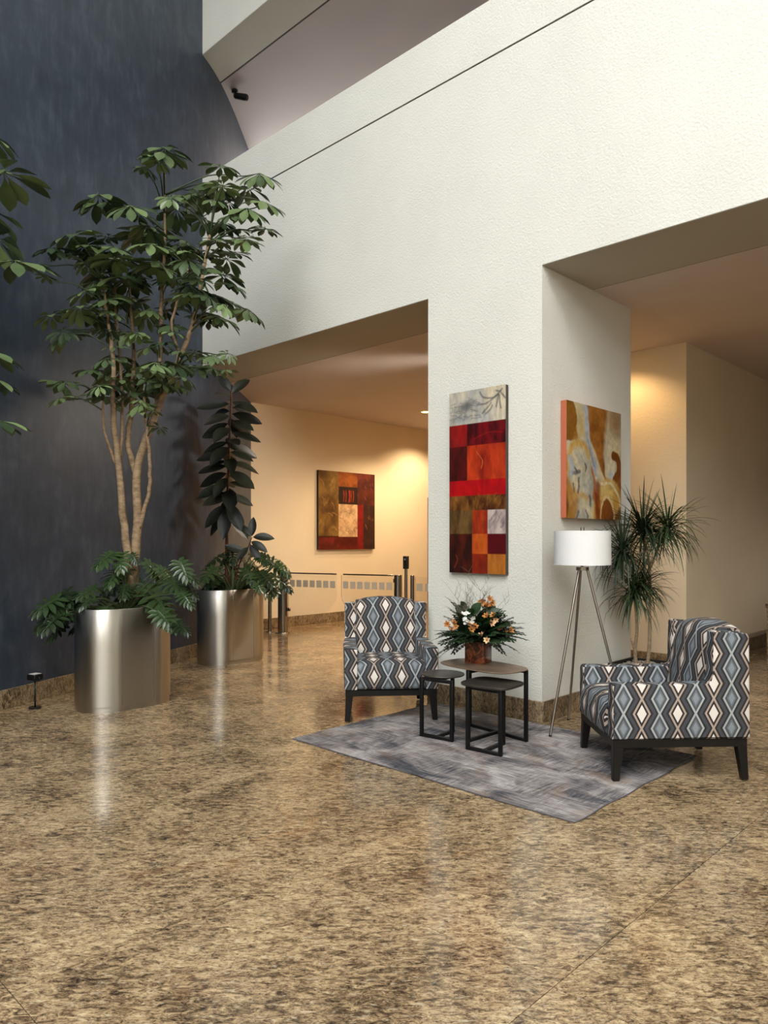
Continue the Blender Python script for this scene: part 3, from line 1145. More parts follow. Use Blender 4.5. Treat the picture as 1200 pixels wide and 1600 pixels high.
def art_blocks_square():
    W_, H_ = 120, 120
    rs = np.random.RandomState(5)
    U, V = np.meshgrid(np.linspace(0, 1, W_), np.linspace(0, 1, H_))
    a, b = fbm(rs, W_, H_, 4, 4), fbm(rs, W_, H_, 9, 3)
    img = np.zeros((H_, W_, 3))
    fill(img, U, V, 0, .34, 0, .83, (92, 60, 24), (146, 112, 58), a)
    fill(img, U, V, .34, .675, 0, .19, (132, 66, 26), (166, 92, 40), b)
    fill(img, U, V, .34, .675, .19, .415, (44, 28, 22), (60, 36, 28), a)
    fill(img, U, V, .34, .675, .415, .835, (222, 188, 146), (200, 160, 120), b)
    fill(img, U, V, .675, 2, 0, .42, (80, 34, 28), (124, 54, 36), a)
    fill(img, U, V, .675, .785, .42, 2, (140, 30, 26), (124, 26, 24), a)
    fill(img, U, V, .785, 2, .42, 2, (56, 34, 28), (74, 44, 36), b)
    fill(img, U, V, 0, .675, .835, 2, (84, 22, 14), (120, 36, 22), b)
    for x in (.43, .47, .53, .56, .60):
        stroke(img, U, V, [(x, .24), (x + .006, .31), (x - .004, .38)], .018 if x == .53 else .009, L3((196, 66, 34)), 0.8, 0.8)
    for k in range(16):
        x, y = .02 + rs.rand() * .28, .05 + rs.rand() * .72
        an = rs.uniform(0, 2)
        stroke(img, U, V, [(x, y), (x + .04 * math.cos(an), y + .04 * math.sin(an)), (x + .09 * math.cos(an + .3), y + .09 * math.sin(an + .3))], .010, L3((188, 148, 84)), 0.8, 0.55)
    for k in range(16):
        x, y = .36 + rs.rand() * .28, .45 + rs.rand() * .34
        an = rs.uniform(0, 6)
        stroke(img, U, V, [(x, y), (x + .05 * math.cos(an), y + .05 * math.sin(an)), (x + .07 * math.cos(an + 1), y + .07 * math.sin(an + 1))], .008, L3((136, 92, 70)), 0.8, 0.6)
    for k in range(14):
        x, y = .8 + rs.rand() * .17, .05 + rs.rand() * .8
        stroke(img, U, V, [(x, y), (x + .02, y + .03)], .006, L3((190, 120, 80)), 0.7, 0.5)
    c_ = fbm(rs, W_, H_, 18, 3)
    img *= (0.45 + 0.75 * c_)[..., None]
    return img


def art_flowing():
    W_, H_ = 150, 150
    rs = np.random.RandomState(8)
    U, V = np.meshgrid(np.linspace(0, 1, W_), np.linspace(0, 1, H_))
    a, b = fbm(rs, W_, H_, 4, 5), fbm(rs, W_, H_, 10, 4)
    k = smoothstep(.3, .7, a)[..., None]
    base = L3((120, 66, 18)) * (1 - k) + L3((178, 116, 46)) * k
    img = base.copy()
    kb = smoothstep(.35, .65, b)[..., None]
    cream = L3((222, 204, 162)) * (1 - kb) + L3((198, 186, 160)) * kb
    ivory = L3((214, 212, 202)) * (1 - kb) + L3((226, 208, 168)) * kb
    blue = L3((170, 182, 198))
    ochre = L3((196, 146, 64)) * (1 - k) + L3((222, 184, 108)) * k
    w = (a - .5) * .08
    Uw, Vw = U + w, V + w
    # right upper veil and swirl
    stroke(img, Uw, Vw, [(.98, -.05), (.90, .10), (.87, .26), (.84, .40)], .22, cream, 0.35, 0.9)
    ellipse(img, Uw, Vw, (.90, .08), (.24, .22), L3((150, 108, 58)), 0.8, 0.75, 0.3, b)
    stroke(img, Uw, Vw, [(.84, .34), (.77, .46), (.77, .56), (.84, .61)], .11, cream, 0.35)
    ellipse(img, Uw, Vw, (.80, .54), (.085, .13), ivory, 0.3)
    stroke(img, Uw, Vw, [(.84, .40), (.93, .43), (.95, .54), (.88, .64)], .05, L3((126, 70, 20)), 0.3)
    # river of pale paint
    stroke(img, Uw, Vw, [(.20, -.05), (.27, .10), (.29, .24), (.33, .36), (.45, .50), (.53, .62), (.62, .72)], .12, cream, 0.3)
    ellipse(img, Uw, Vw, (.24, .20), (.10, .22), L3((206, 178, 112)), 0.9, 0.8, -0.2, b)
    stroke(img, Uw, Vw, [(.0, .405), (.14, .40), (.28, .36)], .075, ivory, 0.25)
    stroke(img, Uw, Vw, [(.35, .05), (.36, .28), (.43, .42), (.50, .54)], .055, blue, 0.9, 0.9)
    stroke(img, Uw, Vw, [(.18, .40), (.32, .37), (.44, .46), (.52, .62)], .045, blue, 0.9, 0.85)
    stroke(img, Uw, Vw, [(.36, .30), (.42, .42), (.49, .54)], .014, L3((120, 140, 172)), 0.8, 0.7)
    ellipse(img, Uw, Vw, (.0, .15), (.19, .20), L3((146, 98, 32)), 0.12)
    # lower bulge
    ellipse(img, Uw, Vw, (.76, .80), (.27, .19), ochre, 0.25)
    ellipse(img, Uw, Vw, (.66, .72), (.16, .08), L3((226, 196, 128)), 0.9, 0.7, 0.3)
    stroke(img, Uw, Vw, [(.50, .62), (.62, .685), (.80, .68), (.93, .76), (.98, .86)], .022, L3((238, 220, 174)), 0.6, 0.8)
    ellipse(img, Uw, Vw, (.73, .96), (.14, .16), L3((232, 200, 140)), 0.06)
    ellipse(img, Uw, Vw, (.73, .97), (.122, .145), L3((138, 76, 24)), 0.1)
    stroke(img, Uw, Vw, [(.54, .70), (.53, .86), (.52, 1.05)], .10, L3((142, 62, 24)), 0.8, 0.85)
    # pale lower left field, long and irregular, running off the bottom edge
    k2 = smoothstep(.35, .65, fbm(rs, W_, H_, 7, 4))[..., None]
    mott = L3((222, 208, 172)) * (1 - k2) + L3((182, 182, 172)) * k2
    stroke(img, Uw, Vw, [(.22, .52), (.22, .66), (.24, .80), (.30, 1.04)], .245, L3((214, 172, 92)), 0.25)
    stroke(img, Uw, Vw, [(.22, .54), (.22, .66), (.27, .84), (.30, 1.04)], .20, L3((222, 208, 172)), 0.4)
    m = 1 - smoothstep(.6, 1.0, np.hypot((Uw - .24) / .26, (Vw - .74) / .40))
    img[:] = img * (1 - .8 * m[..., None]) + mott * (.8 * m[..., None])
    stroke(img, Uw, Vw, [(.39, .52), (.42, .66), (.40, .80)], .07, L3((172, 172, 160)), 0.9, 0.8)
    stroke(img, Uw, Vw, [(.44, .56), (.48, .70), (.45, .80)], .035, L3((176, 92, 38)), 0.9, 0.8)
    stroke(img, Uw, Vw, [(.02, .76), (.12, .84), (.05, 1.0)], .12, L3((186, 130, 48)), 0.7, 0.85)
    stroke(img, Uw, Vw, [(.12, .80), (.24, .78), (.36, .82)], .05, L3((210, 168, 96)), 0.9, 0.8)
    dk = L3((78, 80, 94))
    for p, w_ in (([(.10, .61), (.16, .585), (.22, .60)], .028), ([(.13, .57), (.17, .60)], .022), ([(.31, .53), (.315, .59)], .020), ([(.21, .66), (.205, .76)], .026), ([(.395, .80), (.405, .87)], .026), ([(.20, .94), (.16, 1.0)], .03), ([(.11, .70), (.12, .76)], .016), ([(.33, .93), (.36, .99)], .018)):
        q_ = [p[0], ((p[0][0] + p[-1][0]) / 2 + .008, (p[0][1] + p[-1][1]) / 2), p[-1]]
        stroke(img, U + (b - .5) * .07, V + (a - .5) * .07, q_, w_, dk, 0.8, 0.75)
    stroke(img, Uw, Vw, [(.06, .50), (.10, .56), (.07, .62)], .05, blue, 0.9, 0.7)
    img *= ((0.72 + 0.30 * b) * (0.74 + 0.52 * fbm(rs, W_, H_, 24, 3)))[..., None]
    return img


painting('abstract_painting', (-0.584, -0.004, 1.868), 0, 0.566, 1.497, 0.04, art_blocks_tall(), 'tall narrow abstract canvas of red, brown and grey colour blocks on the pillar front', (64, 58, 52))
painting('abstract_painting', (0.004, 0.722, 2.027), PI / 2, 0.917, 0.925, 0.052, art_flowing(), 'abstract canvas of flowing ochre and pale blue curves on the pillar side', (178, 96, 64))
painting('abstract_painting', (-6.236, 3.775, 1.88), PI / 2, 1.32, 1.32, 0.045, art_blocks_square(), 'square abstract canvas of brown, cream and red blocks on the cream corridor wall', (26, 18, 16))

# ------------------------------------------------------------------ planters
def stadium(r, half, n=18):
    pts = [(r * math.cos(a), half + r * math.sin(a)) for a in [PI * k / n for k in range(n + 1)]]
    pts += [(-r, half - 2 * half * k / 8) for k in range(1, 8)]
    pts += [(r * math.cos(a), -half + r * math.sin(a)) for a in [PI + PI * k / n for k in range(n + 1)]]
    pts += [(r, -half + 2 * half * k / 8) for k in range(1, 8)]
    bul = lambda x, y: x * (1 + 0.03 * max(0.0, 1 - (y / (half + r)) ** 2)) - x * 0.10 * (r * r / (half + r) ** 2 if False else 0)
    return [(bul(x, y), y) for x, y in pts]


def planter(cx, cy, rz, label, r=0.245, half=0.155, h=0.83, n=18):
    t = thing('steel_planter', (cx, cy, 0), label, 'planter', rz, 'brushed steel floor planters')
    rows = []
    for rr, z in ((r, 0.047), (r, 0.30), (r, 0.55), (r, h - 0.004), (r - 0.003, h), (r - 0.02, h), (r - 0.022, h - 0.004), (r - 0.022, h - 0.10)):
        rows.append([(x, y, z) for x, y in stadium(rr, half, n)])
    MB().grid(rows, closed=True).build('body', M['steel'], t, smooth=True, sharp=40)
    MB().prism(stadium(r - 0.008, half), 0.0, 0.047).build('plinth', M['steel'], t, smooth=True, sharp=40)
    mb = MB().prism(stadium(r - 0.02, half), h - 0.12, h - 0.075)
    mb.build('soil', M['soil'], t)
    for sy in (half * 0.9, -half * 0.9):
        sx = r * (1 + 0.03 * (1 - (sy / (half + r)) ** 2)) + 0.0004
        MB().box((sx - 0.001, sy - 0.0012, 0.05), (sx + 0.001, sy + 0.0012, h - 0.006)).build('seam', M['gate_steel'], t)
    return t


planter(-2.895, -1.915, 0, 'large oval brushed steel planter under the umbrella tree by the blue wall')
planter(-4.115, -0.01, 0, 'oval brushed steel planter under the rubber plant, at the corridor entrance', n=20)
planter(-2.52, -3.72, math.radians(25), 'brushed steel planter of the umbrella tree that reaches in at the left edge')


# ------------------------------------------------------------------ leaf shapes
def leaf_mesh(name, mat, width, droop, nx=7, tip=1.0, base=0.08, fold=0.10, stalk=0.0, obov=0.0, wave=0.0):
    """one leaf along +X, length 1, upper face +Z"""
    mb = MB()
    rows = []
    for i in range(nx + 1):
        f = i / nx
        x = stalk + (1 - stalk) * f
        sh = math.sin(PI * min(1.0, f ** (1.0 + obov))) ** 0.75 if 0 < f < 1 else 0.0
        w = max(width * 0.5 * sh, 0.004 if f < 1 else 0.001)
        z = -droop * x * x
        wv = wave * math.sin(f * 11)
        rows.append([(x, -w, z + fold * w + wv * w), (x, -w * 0.5, z + fold * w * 0.35), (x, 0, z - 0.004), (x, w * 0.5, z + fold * w * 0.35), (x, w, z + fold * w - wv * w)])
    mb.grid(rows)
    if stalk > 0:
        mb.tube([(0, 0, 0), (stalk * 0.5, 0, -droop * stalk * stalk * .25), (stalk + 0.02, 0, -droop * stalk * stalk)], 0.012, 5)
    return mb.mesh(name, mat, True)


def lobed_leaf_mesh(name, mat, lobes=7, droop=0.35, seed=0, wid=0.55):
    """deeply cut philodendron blade along +X, length 1"""
    rs = random.Random(seed)
    mb = MB()
    zf = lambda x, y: -droop * x * x - 0.30 * y * y
    # midrib band
    rows = []
    for i in range(9):
        x = i / 8
        w = 0.085 * (1 - 0.75 * x) + 0.008
        rows.append([(x, -w, zf(x, w) + 0.02), (x, 0, zf(x, 0)), (x, w, zf(x, w) + 0.02)])
    mb.grid(rows)
    for s in (-1, 1):
        for k in range(lobes):
            f = k / (lobes - 1)
            x0 = 0.02 + 0.80 * f
            ang = math.radians(140 - 112 * f)          # back lobes sweep backward, tip lobes forward
            L = wid * (0.72 + 0.35 * math.sin(PI * min(1, f * 0.9 + 0.18))) * (1 - 0.42 * f * f) * rs.uniform(0.9, 1.08)
            wdt = 0.075 * rs.uniform(0.85, 1.15)
            rr = []
            dx, dy = math.cos(ang), math.sin(ang)
            for i in range(6):
                q = i / 5
                bend = 0.16 * q * q
                cx, cy = x0 + L * q * dx + bend * 0.6, s * (0.03 + L * q * dy)
                w = wdt * (0.75 + 0.55 * math.sin(PI * q)) * (1 - q ** 5) + 0.002
                px, py = -dy * w, dx * w
                z = zf(cx, cy)
                rr.append([(cx + px, cy + s * py, z + 0.012), (cx, cy, z - 0.010), (cx - px, cy - s * py, z + 0.012)])
            mb.grid(rr)
    return mb.mesh(name, mat, True)


def frame(axis, normal):
    """rotation whose X is the leaf axis and Z its upper face"""
    x = axis.normalized()
    z = (normal - x * normal.dot(x))
    if z.length < 1e-4:
        z = Vector((0.01, 0.02, 1)) - x * x.z
    z.normalize()
    y = z.cross(x)
    return Matrix((x, y, z)).transposed()


# wall on the plants' side, for keeping leaves in front of it
def wall_clear(p, gap=0.05):
    """push a point off the blue wall if it would come too near"""
    best = None
    for a, b in zip(curve, curve[1:]):
        t = b - a
        k = max(0, min(1, (Vector((p.x, p.y, 0)) - a).dot(t) / t.length_squared))
        q = a + t * k
        nn = Vector((t.y, -t.x, 0)).normalized()
        d = (Vector((p.x, p.y, 0)) - q).dot(nn)
        dd = (Vector((p.x, p.y, 0)) - q).length
        if best is None or dd < best[0]:
            best = (dd, d, nn)
    if best[1] < gap:
        return p + best[2] * (gap - best[1])
    return p


# ------------------------------------------------------------------ umbrella trees
M['petiole'] = plain('petiole_green', (58, 70, 44), 0.5)
LEAFLETS = [leaf_mesh('leaflet', M['umbrella_leaf'], 0.36, 0.12, 6, fold=0.2, stalk=0.16, obov=0.6),
            leaf_mesh('leaflet', M['umbrella_leaf'], 0.33, 0.22, 6, fold=0.25, stalk=0.18, obov=0.6, wave=0.06),
            leaf_mesh('leaflet', M['umbrella_leaf'], 0.38, 0.30, 6, fold=0.15, stalk=0.14, obov=0.5)]


def umbrella_tree(loc, trunks, leaves, label, single, seed=1):
    rs = random.Random(seed)
    base = Vector(loc)
    t = thing('umbrella_tree', loc, label, 'tree', 0)
    samples = []
    for pts, r0, r1 in trunks:
        sm_ = catmull(pts, 5)
        n = len(sm_)
        jit = [p + Vector((rs.uniform(-1, 1), rs.uniform(-1, 1), 0)) * 0.006 - base for p in sm_]
        MB().tube(jit, [r0 + (r1 - r0) * i / (n - 1) for i in range(n)], 10).build('trunk', M['bark'], t, smooth=True)
        samples += [(p, r0 + (r1 - r0) * i / (n - 1)) for i, p in enumerate(jit)]
    order = sorted(range(len(leaves)), key=lambda i: -leaves[i][3])
    as_parts = set(order[:single])
    for li, (x, y, z, r) in enumerate(leaves):
        hub = wall_clear(Vector((x, y, z)), 0.14) - base
        # petiole from the nearest lower trunk point
        best = min(samples, key=lambda s: (s[0] - hub).length + (3.0 if s[0].z > hub.z - 0.05 else 0) + 0.25 * abs(hub.z - s[0].z - 0.3))
        a = best[0]
        v = a - hub
        up = Vector((0, 0, 0.30 * v.length))
        pet = catmull([tuple(v), tuple(v * 0.55 + up * 0.25 + Vector((0, 0, 0.02))), tuple(v * 0.2 + up * 0.05), (0, 0, 0)], 4)
        pm = MB()
        n = len(pet)
        pm.tube(pet, [0.0075 - 0.004 * i / (n - 1) for i in range(n)], 6)
        out = Vector((hub.x, hub.y, 0.0))
        out = out.normalized() if out.length > 0.05 else Vector((0.5, -0.6, 0)).normalized()
        nrm = (Vector((0, 0, 1)) + out * rs.uniform(0.0, 0.5) + Vector((0.65, -0.65, 0)) * rs.uniform(0.0, 0.45)).normalized()
        F = frame(Vector((rs.uniform(-1, 1), rs.uniform(-1, 1), 0.1)), nrm)
        nl = rs.choice([10, 11, 11]) if r > 0.12 else rs.choice([8, 9])
        drp = rs.uniform(-0.05, 0.32)
        mats = []
        for k in range(nl):
            an = 2 * PI * k / nl + rs.uniform(-0.13, 0.13)
            ax = F @ Vector((math.cos(an), math.sin(an), -drp - rs.uniform(-0.1, 0.2)))
            L = r * rs.uniform(1.05, 1.3)
            tip = wall_clear(base + hub + ax.normalized() * L, 0.03) - base - hub
            R3 = frame(tip, F @ Vector((math.cos(an) * 0.35, math.sin(an) * 0.35, 1)) + Vector((rs.uniform(-.2, .2), rs.uniform(-.2, .2), 0)))
            mats.append((R3, L, rs.randrange(3)))
        pm_obj_mat = [M['petiole'], M['umbrella_leaf']]
        if li in as_parts:
            lo = pm.build('leaf', M['petiole'], t, smooth=True, loc=hub)
            for R3, L, k in mats:
                o = link('leaflet', LEAFLETS[k], lo)
                o.matrix_local = R3.to_4x4() @ Matrix.Diagonal((L, L, L, 1))
        else:
            for R3, L, k in mats:
                me = LEAFLETS[k]
                pm.add([R3 @ (v_.co * L) for v_ in me.vertices], [tuple(p.vertices) for p in me.polygons], 1)
            pm.build('leaf', pm_obj_mat, t, smooth=True, loc=hub)
    return t


LEAVES= [(-2.48, -1.77, 4.62, 0.209), (-2.41, -1.87, 4.46, 0.123), (-3.01, -2.08, 4.3, 0.224), (-2.61, -2.0, 4.11, 0.206), (-2.88, -2.36, 3.84, 0.183), (-2.27, -1.36, 4.55, 0.15), (-2.49, -0.93, 4.59, 0.195), (-2.77, -1.34, 4.52, 0.204), (-2.52, -1.14, 4.42, 0.203), (-1.98, -1.3, 4.12, 0.177), (-2.38, -1.29, 4.13, 0.153), (-2.03, -1.28, 3.88, 0.147), (-1.83, -1.22, 3.93, 0.124), (-2.34, -1.79, 4.16, 0.123), (-2.76, -2.06, 3.7, 0.187), (-3.42, -1.81, 4.14, 0.138), (-3.06, -1.59, 4.17, 0.159), (-2.81, -1.37, 4.06, 0.204), (-2.94, -1.5, 3.97, 0.181), (-2.47, -1.81, 3.66, 0.207), (-3.0, -2.18, 3.7, 0.127), (-3.27, -2.31, 3.81, 0.086), (-3.17, -2.5, 3.65, 0.093), (-2.59, -1.09, 3.92, 0.159), (-2.62, -1.1, 3.78, 0.183), (-2.15, -1.64, 3.57, 0.163), (-3.01, -1.82, 3.65, 0.22), (-3.24, -1.95, 3.74, 0.178), (-2.65, -1.59, 3.62, 0.152), (-2.27, -1.64, 3.41, 0.165), (-2.38, -1.37, 3.49, 0.173), (-2.02, -1.5, 3.29, 0.122), (-2.51, -0.92, 3.49, 0.184), (-2.75, -1.24, 3.42, 0.137), (-3.06, -1.94, 3.49, 0.175), (-3.04, -2.23, 3.33, 0.169), (-3.25, -1.67, 3.5, 0.161), (-2.85, -1.7, 3.39, 0.131), (-3.4, -1.85, 3.33, 0.137), (-3.31, -2.24, 3.16, 0.184), (-2.93, -1.86, 3.16, 0.13), (-2.59, -1.65, 3.21, 0.129), (-2.87, -1.69, 3.07, 0.132), (-2.94, -1.97, 3.03, 0.107), (-2.13, -1.53, 2.9, 0.124), (-2.5, -1.7, 2.87, 0.19), (-3.24, -1.78, 2.9, 0.249), (-2.75, -2.27, 2.75, 0.122), (-2.38, -1.91, 2.81, 0.142), (-2.63, -1.42, 2.91, 0.177), (-3.13, -2.34, 2.7, 0.147), (-2.92, -1.82, 2.66, 0.174), (-3.04, -2.02, 2.61, 0.173), (-2.58, -1.73, 2.7, 0.148), (-3.03, -1.34, 2.82, 0.116), (-2.52, -1.86, 2.45, 0.083), (-2.33, -1.4, 2.84, 0.107)]
TRUNKS= [([(-2.92, -1.84, 0.98), (-2.93, -1.88, 1.4), (-2.94, -1.94, 1.97), (-2.95, -1.98, 2.49), (-2.92, -2.0, 2.86)], 0.055, 0.03), ([(-2.95, -1.8, 1.0), (-2.9, -1.79, 1.52), (-2.88, -1.8, 2.02), (-2.75, -1.71, 2.43), (-2.65, -1.64, 2.72), (-2.51, -1.54, 3.08), (-2.43, -1.49, 3.39), (-2.33, -1.43, 3.96)], 0.065, 0.014), ([(-2.93, -1.78, 1.94), (-3.01, -1.82, 2.25), (-3.01, -1.78, 2.57), (-3.03, -1.76, 2.98), (-3.06, -1.76, 3.3), (-3.1, -1.76, 3.67)], 0.032, 0.012), ([(-2.89, -1.78, 1.49), (-2.8, -1.74, 1.79), (-2.76, -1.75, 2.01), (-2.75, -1.79, 2.42), (-2.73, -1.81, 2.6)], 0.022, 0.012), ([(-2.97, -1.94, 2.02), (-2.96, -2.05, 2.3), (-2.88, -2.1, 2.55)], 0.018, 0.01), ([(-2.97, -1.91, 2.11), (-2.99, -1.88, 2.6), (-3.06, -1.91, 3.39), (-3.1, -1.9, 3.64)], 0.018, 0.01), ([(-2.74, -1.69, 2.46), (-2.77, -1.65, 2.92), (-2.8, -1.61, 3.63), (-2.83, -1.57, 3.97), (-2.88, -1.54, 4.68)], 0.026, 0.01), ([(-2.68, -1.63, 2.73), (-2.55, -1.6, 2.93), (-2.53, -1.67, 3.23), (-2.37, -1.61, 3.64)], 0.02, 0.01)]
LEFT= [(-2.37, -3.14, 4.15, 0.196), (-2.25, -3.09, 3.87, 0.258), (-2.36, -3.12, 3.63, 0.196), (-2.44, -3.07, 3.48, 0.222), (-2.3, -3.0, 3.31, 0.242), (-2.39, -3.16, 2.69, 0.217), (-2.37, -3.13, 2.5, 0.196), (-2.36, -3.12, 2.21, 0.217), (-2.62, -3.24, 3.8, 0.266), (-2.54, -3.3, 3.1, 0.261), (-2.68, -3.3, 4.25, 0.266)]
PHILO= [(-2.74, -2.15, 1.25, 0.125), (-2.92, -1.96, 1.11, 0.118), (-3.06, -2.39, 0.87, 0.164), (-3.21, -2.47, 0.9, 0.14), (-3.08, -2.01, 0.92, 0.165), (-2.92, -2.22, 0.97, 0.102), (-2.63, -1.74, 0.9, 0.182), (-2.85, -1.66, 1.14, 0.114), (-2.24, -1.74, 1.16, 0.106), (-2.2, -1.74, 0.93, 0.087), (-2.42, -1.81, 0.76, 0.113), (-3.35, -2.35, 0.72, 0.118), (-2.81, -1.87, 1.24, 0.065), (-2.8, -2.17, 0.81, 0.101), (-2.41, -1.72, 1.03, 0.114), (-2.62, -2.05, 1.0, 0.088)]
PHILO2= [(-4.26, -0.13, 1.17, 0.143), (-4.05, -0.34, 1.03, 0.147), (-4.37, -0.01, 0.82, 0.155), (-4.54, -0.12, 0.93, 0.136), (-4.41, 0.2, 1.04, 0.159), (-4.16, 0.23, 1.15, 0.156), (-4.23, 0.38, 0.81, 0.159), (-3.58, 0.09, 0.98, 0.147), (-3.66, 0.28, 1.1, 0.141), (-3.95, 0.66, 1.09, 0.139), (-4.01, 0.41, 0.77, 0.117), (-3.7, 0.36, 0.94, 0.133), (-4.18, 0.41, 1.04, 0.139), (-4.15, 0.13, 0.9, 0.154), (-4.37, 0.1, 0.89, 0.157), (-3.77, 0.18, 1.19, 0.113), (-3.63, 0.21, 0.84, 0.112), (-4.1, 0.0, 1.23, 0.114), (-3.78, 0.01, 1.01, 0.13), (-4.24, -0.19, 0.87, 0.113)]
SPRIG= [(-3.89, 0.12, 1.58), (-3.93, 0.08, 1.43), (-3.85, 0.16, 1.44), (-3.92, 0.09, 1.34), (-3.87, 0.14, 1.36)]

TRUNKS = [(p, r0 * (0.72 if r0 > 0.04 else 0.85), r1 * 0.8) for p, r0, r1 in TRUNKS]
TRUNKS[0] = (TRUNKS[0][0] + [(-2.95, -2.02, 3.2), (-3.02, -2.05, 3.6)], 0.042, 0.009)
rx = random.Random(77)
extra = []
for (x, y, z, r) in LEAVES:
    for _ in range(2 if z < 4.2 else 1):
        k = 1.0 if z > 2.75 else 0.7
        extra.append((x * .9 - .29 + rx.uniform(-.2, .2) * k, y * .9 - .17 + rx.uniform(-.2, .2) * k, z + rx.uniform(-.16, .16), r * rx.uniform(.75, 1.0)))
LEAVES += extra
TRUNKS[0][0].insert(0, (-2.95, -1.82, 0.74))
TRUNKS[1][0].insert(0, (-2.97, -1.80, 0.74))
umbrella_tree((-2.96, -1.81, 0.745), TRUNKS, LEAVES, 'tall umbrella tree with pale forked trunks in the nearer oval steel planter', 27, 3)
lt = [([(-2.52, -3.70, 0.74), (-2.53, -3.66, 1.6), (-2.58, -3.56, 2.6), (-2.60, -3.46, 3.5), (-2.60, -3.40, 4.2)], 0.045, 0.012),
      ([(-2.52, -3.69, 1.4), (-2.50, -3.58, 2.0), (-2.50, -3.5, 2.6)], 0.03, 0.01)]
umbrella_tree((-2.52, -3.70, 0.745), lt, LEFT, 'umbrella tree cut by the left edge of the picture, only leaf tips showing', 20, 9)


# ------------------------------------------------------------------ philodendrons
PH = [lobed_leaf_mesh('blade', M['philo_leaf'], 7, 0.30, 1), lobed_leaf_mesh('blade', M['philo_leaf'], 7, 0.45, 2, 0.5), lobed_leaf_mesh('blade', M['philo_leaf'], 6, 0.22, 3, 0.6)]


def philodendron(loc, spots, label, seed, long_k=2.0):
    rs = random.Random(seed)
    base = Vector(loc)
    t = thing('philodendron', loc, label, 'plant')
    for x, y, z, r in spots:
        c = Vector((x, y, z)) - base
        out = Vector((c.x, c.y, 0))
        out = out.normalized() if out.length > 0.04 else Vector((.6, -.6, 0))
        ax = (out * 1.0 + Vector((0.45, -0.45, 0)) * rs.uniform(0, 0.6) + Vector((rs.uniform(-.3, .3), rs.uniform(-.3, .3), -rs.uniform(0.35, 0.8)))).normalized()
        L = r * long_k * 0.80
        b = c - ax * (L * 0.42)
        tip = wall_clear(base + b + ax * L, 0.10) - base
        ax = (tip - b).normalized()
        nrm = Vector((0, 0, 1)) + Vector((0.62, -0.62, 0)) * rs.uniform(0.5, 1.1) + out * 0.3
        R3 = frame(ax, nrm)
        root = Vector((rs.uniform(-.05, .05), rs.uniform(-.05, .05), 0.0)) - b
        pm = MB()
        pet = catmull([tuple(root), tuple(root * 0.55 + Vector((0, 0, 0.06))), tuple(root * 0.15 + Vector((0, 0, 0.025))), (0, 0, 0)], 4)
        pm.tube(pet, [0.008 - 0.004 * i / (len(pet) - 1) for i in range(len(pet))], 6)
        lo = pm.build('leaf', M['stem_green'], t, smooth=True, loc=b)
        o = link('blade', PH[rs.randrange(3)], lo)
        o.matrix_local = R3.to_4x4() @ Matrix.Diagonal((L, L, L, 1))
    return t


rx = random.Random(5)
PHILO += [(x + rx.uniform(-.12, .12), y + rx.uniform(-.12, .12), z - rx.uniform(0.03, .16), r * rx.uniform(.7, .95)) for x, y, z, r in PHILO if r > 0.1 for _ in (0, 1)]
PHILO2 += [(x + rx.uniform(-.12, .12), y + rx.uniform(-.12, .12), z + rx.uniform(-.1, .04), r * rx.uniform(.7, .95)) for x, y, z, r in PHILO2]
PHILO = [(x + (0.10 if x < -3.15 else 0.0), y + (0.08 if x < -3.15 else 0.0), z, r) for x, y, z, r in PHILO]
philodendron((-2.90, -1.90, 0.76), PHILO, 'glossy cut-leaf philodendron spilling over the planter of the umbrella tree', 4, 2.1)
philodendron((-4.10, 0.02, 0.76), PHILO2, 'small cut-leaf philodendron around the foot of the rubber plant', 6, 2.0)


# ------------------------------------------------------------------ rubber plant
FIC = [leaf_mesh('leaf', M['ficus_leaf'], 0.40, 0.12, 8, fold=0.18), leaf_mesh('leaf', M['ficus_leaf'], 0.44, 0.28, 8, fold=0.25), leaf_mesh('leaf', M['ficus_leaf'], 0.36, 0.05, 8, fold=0.3)]


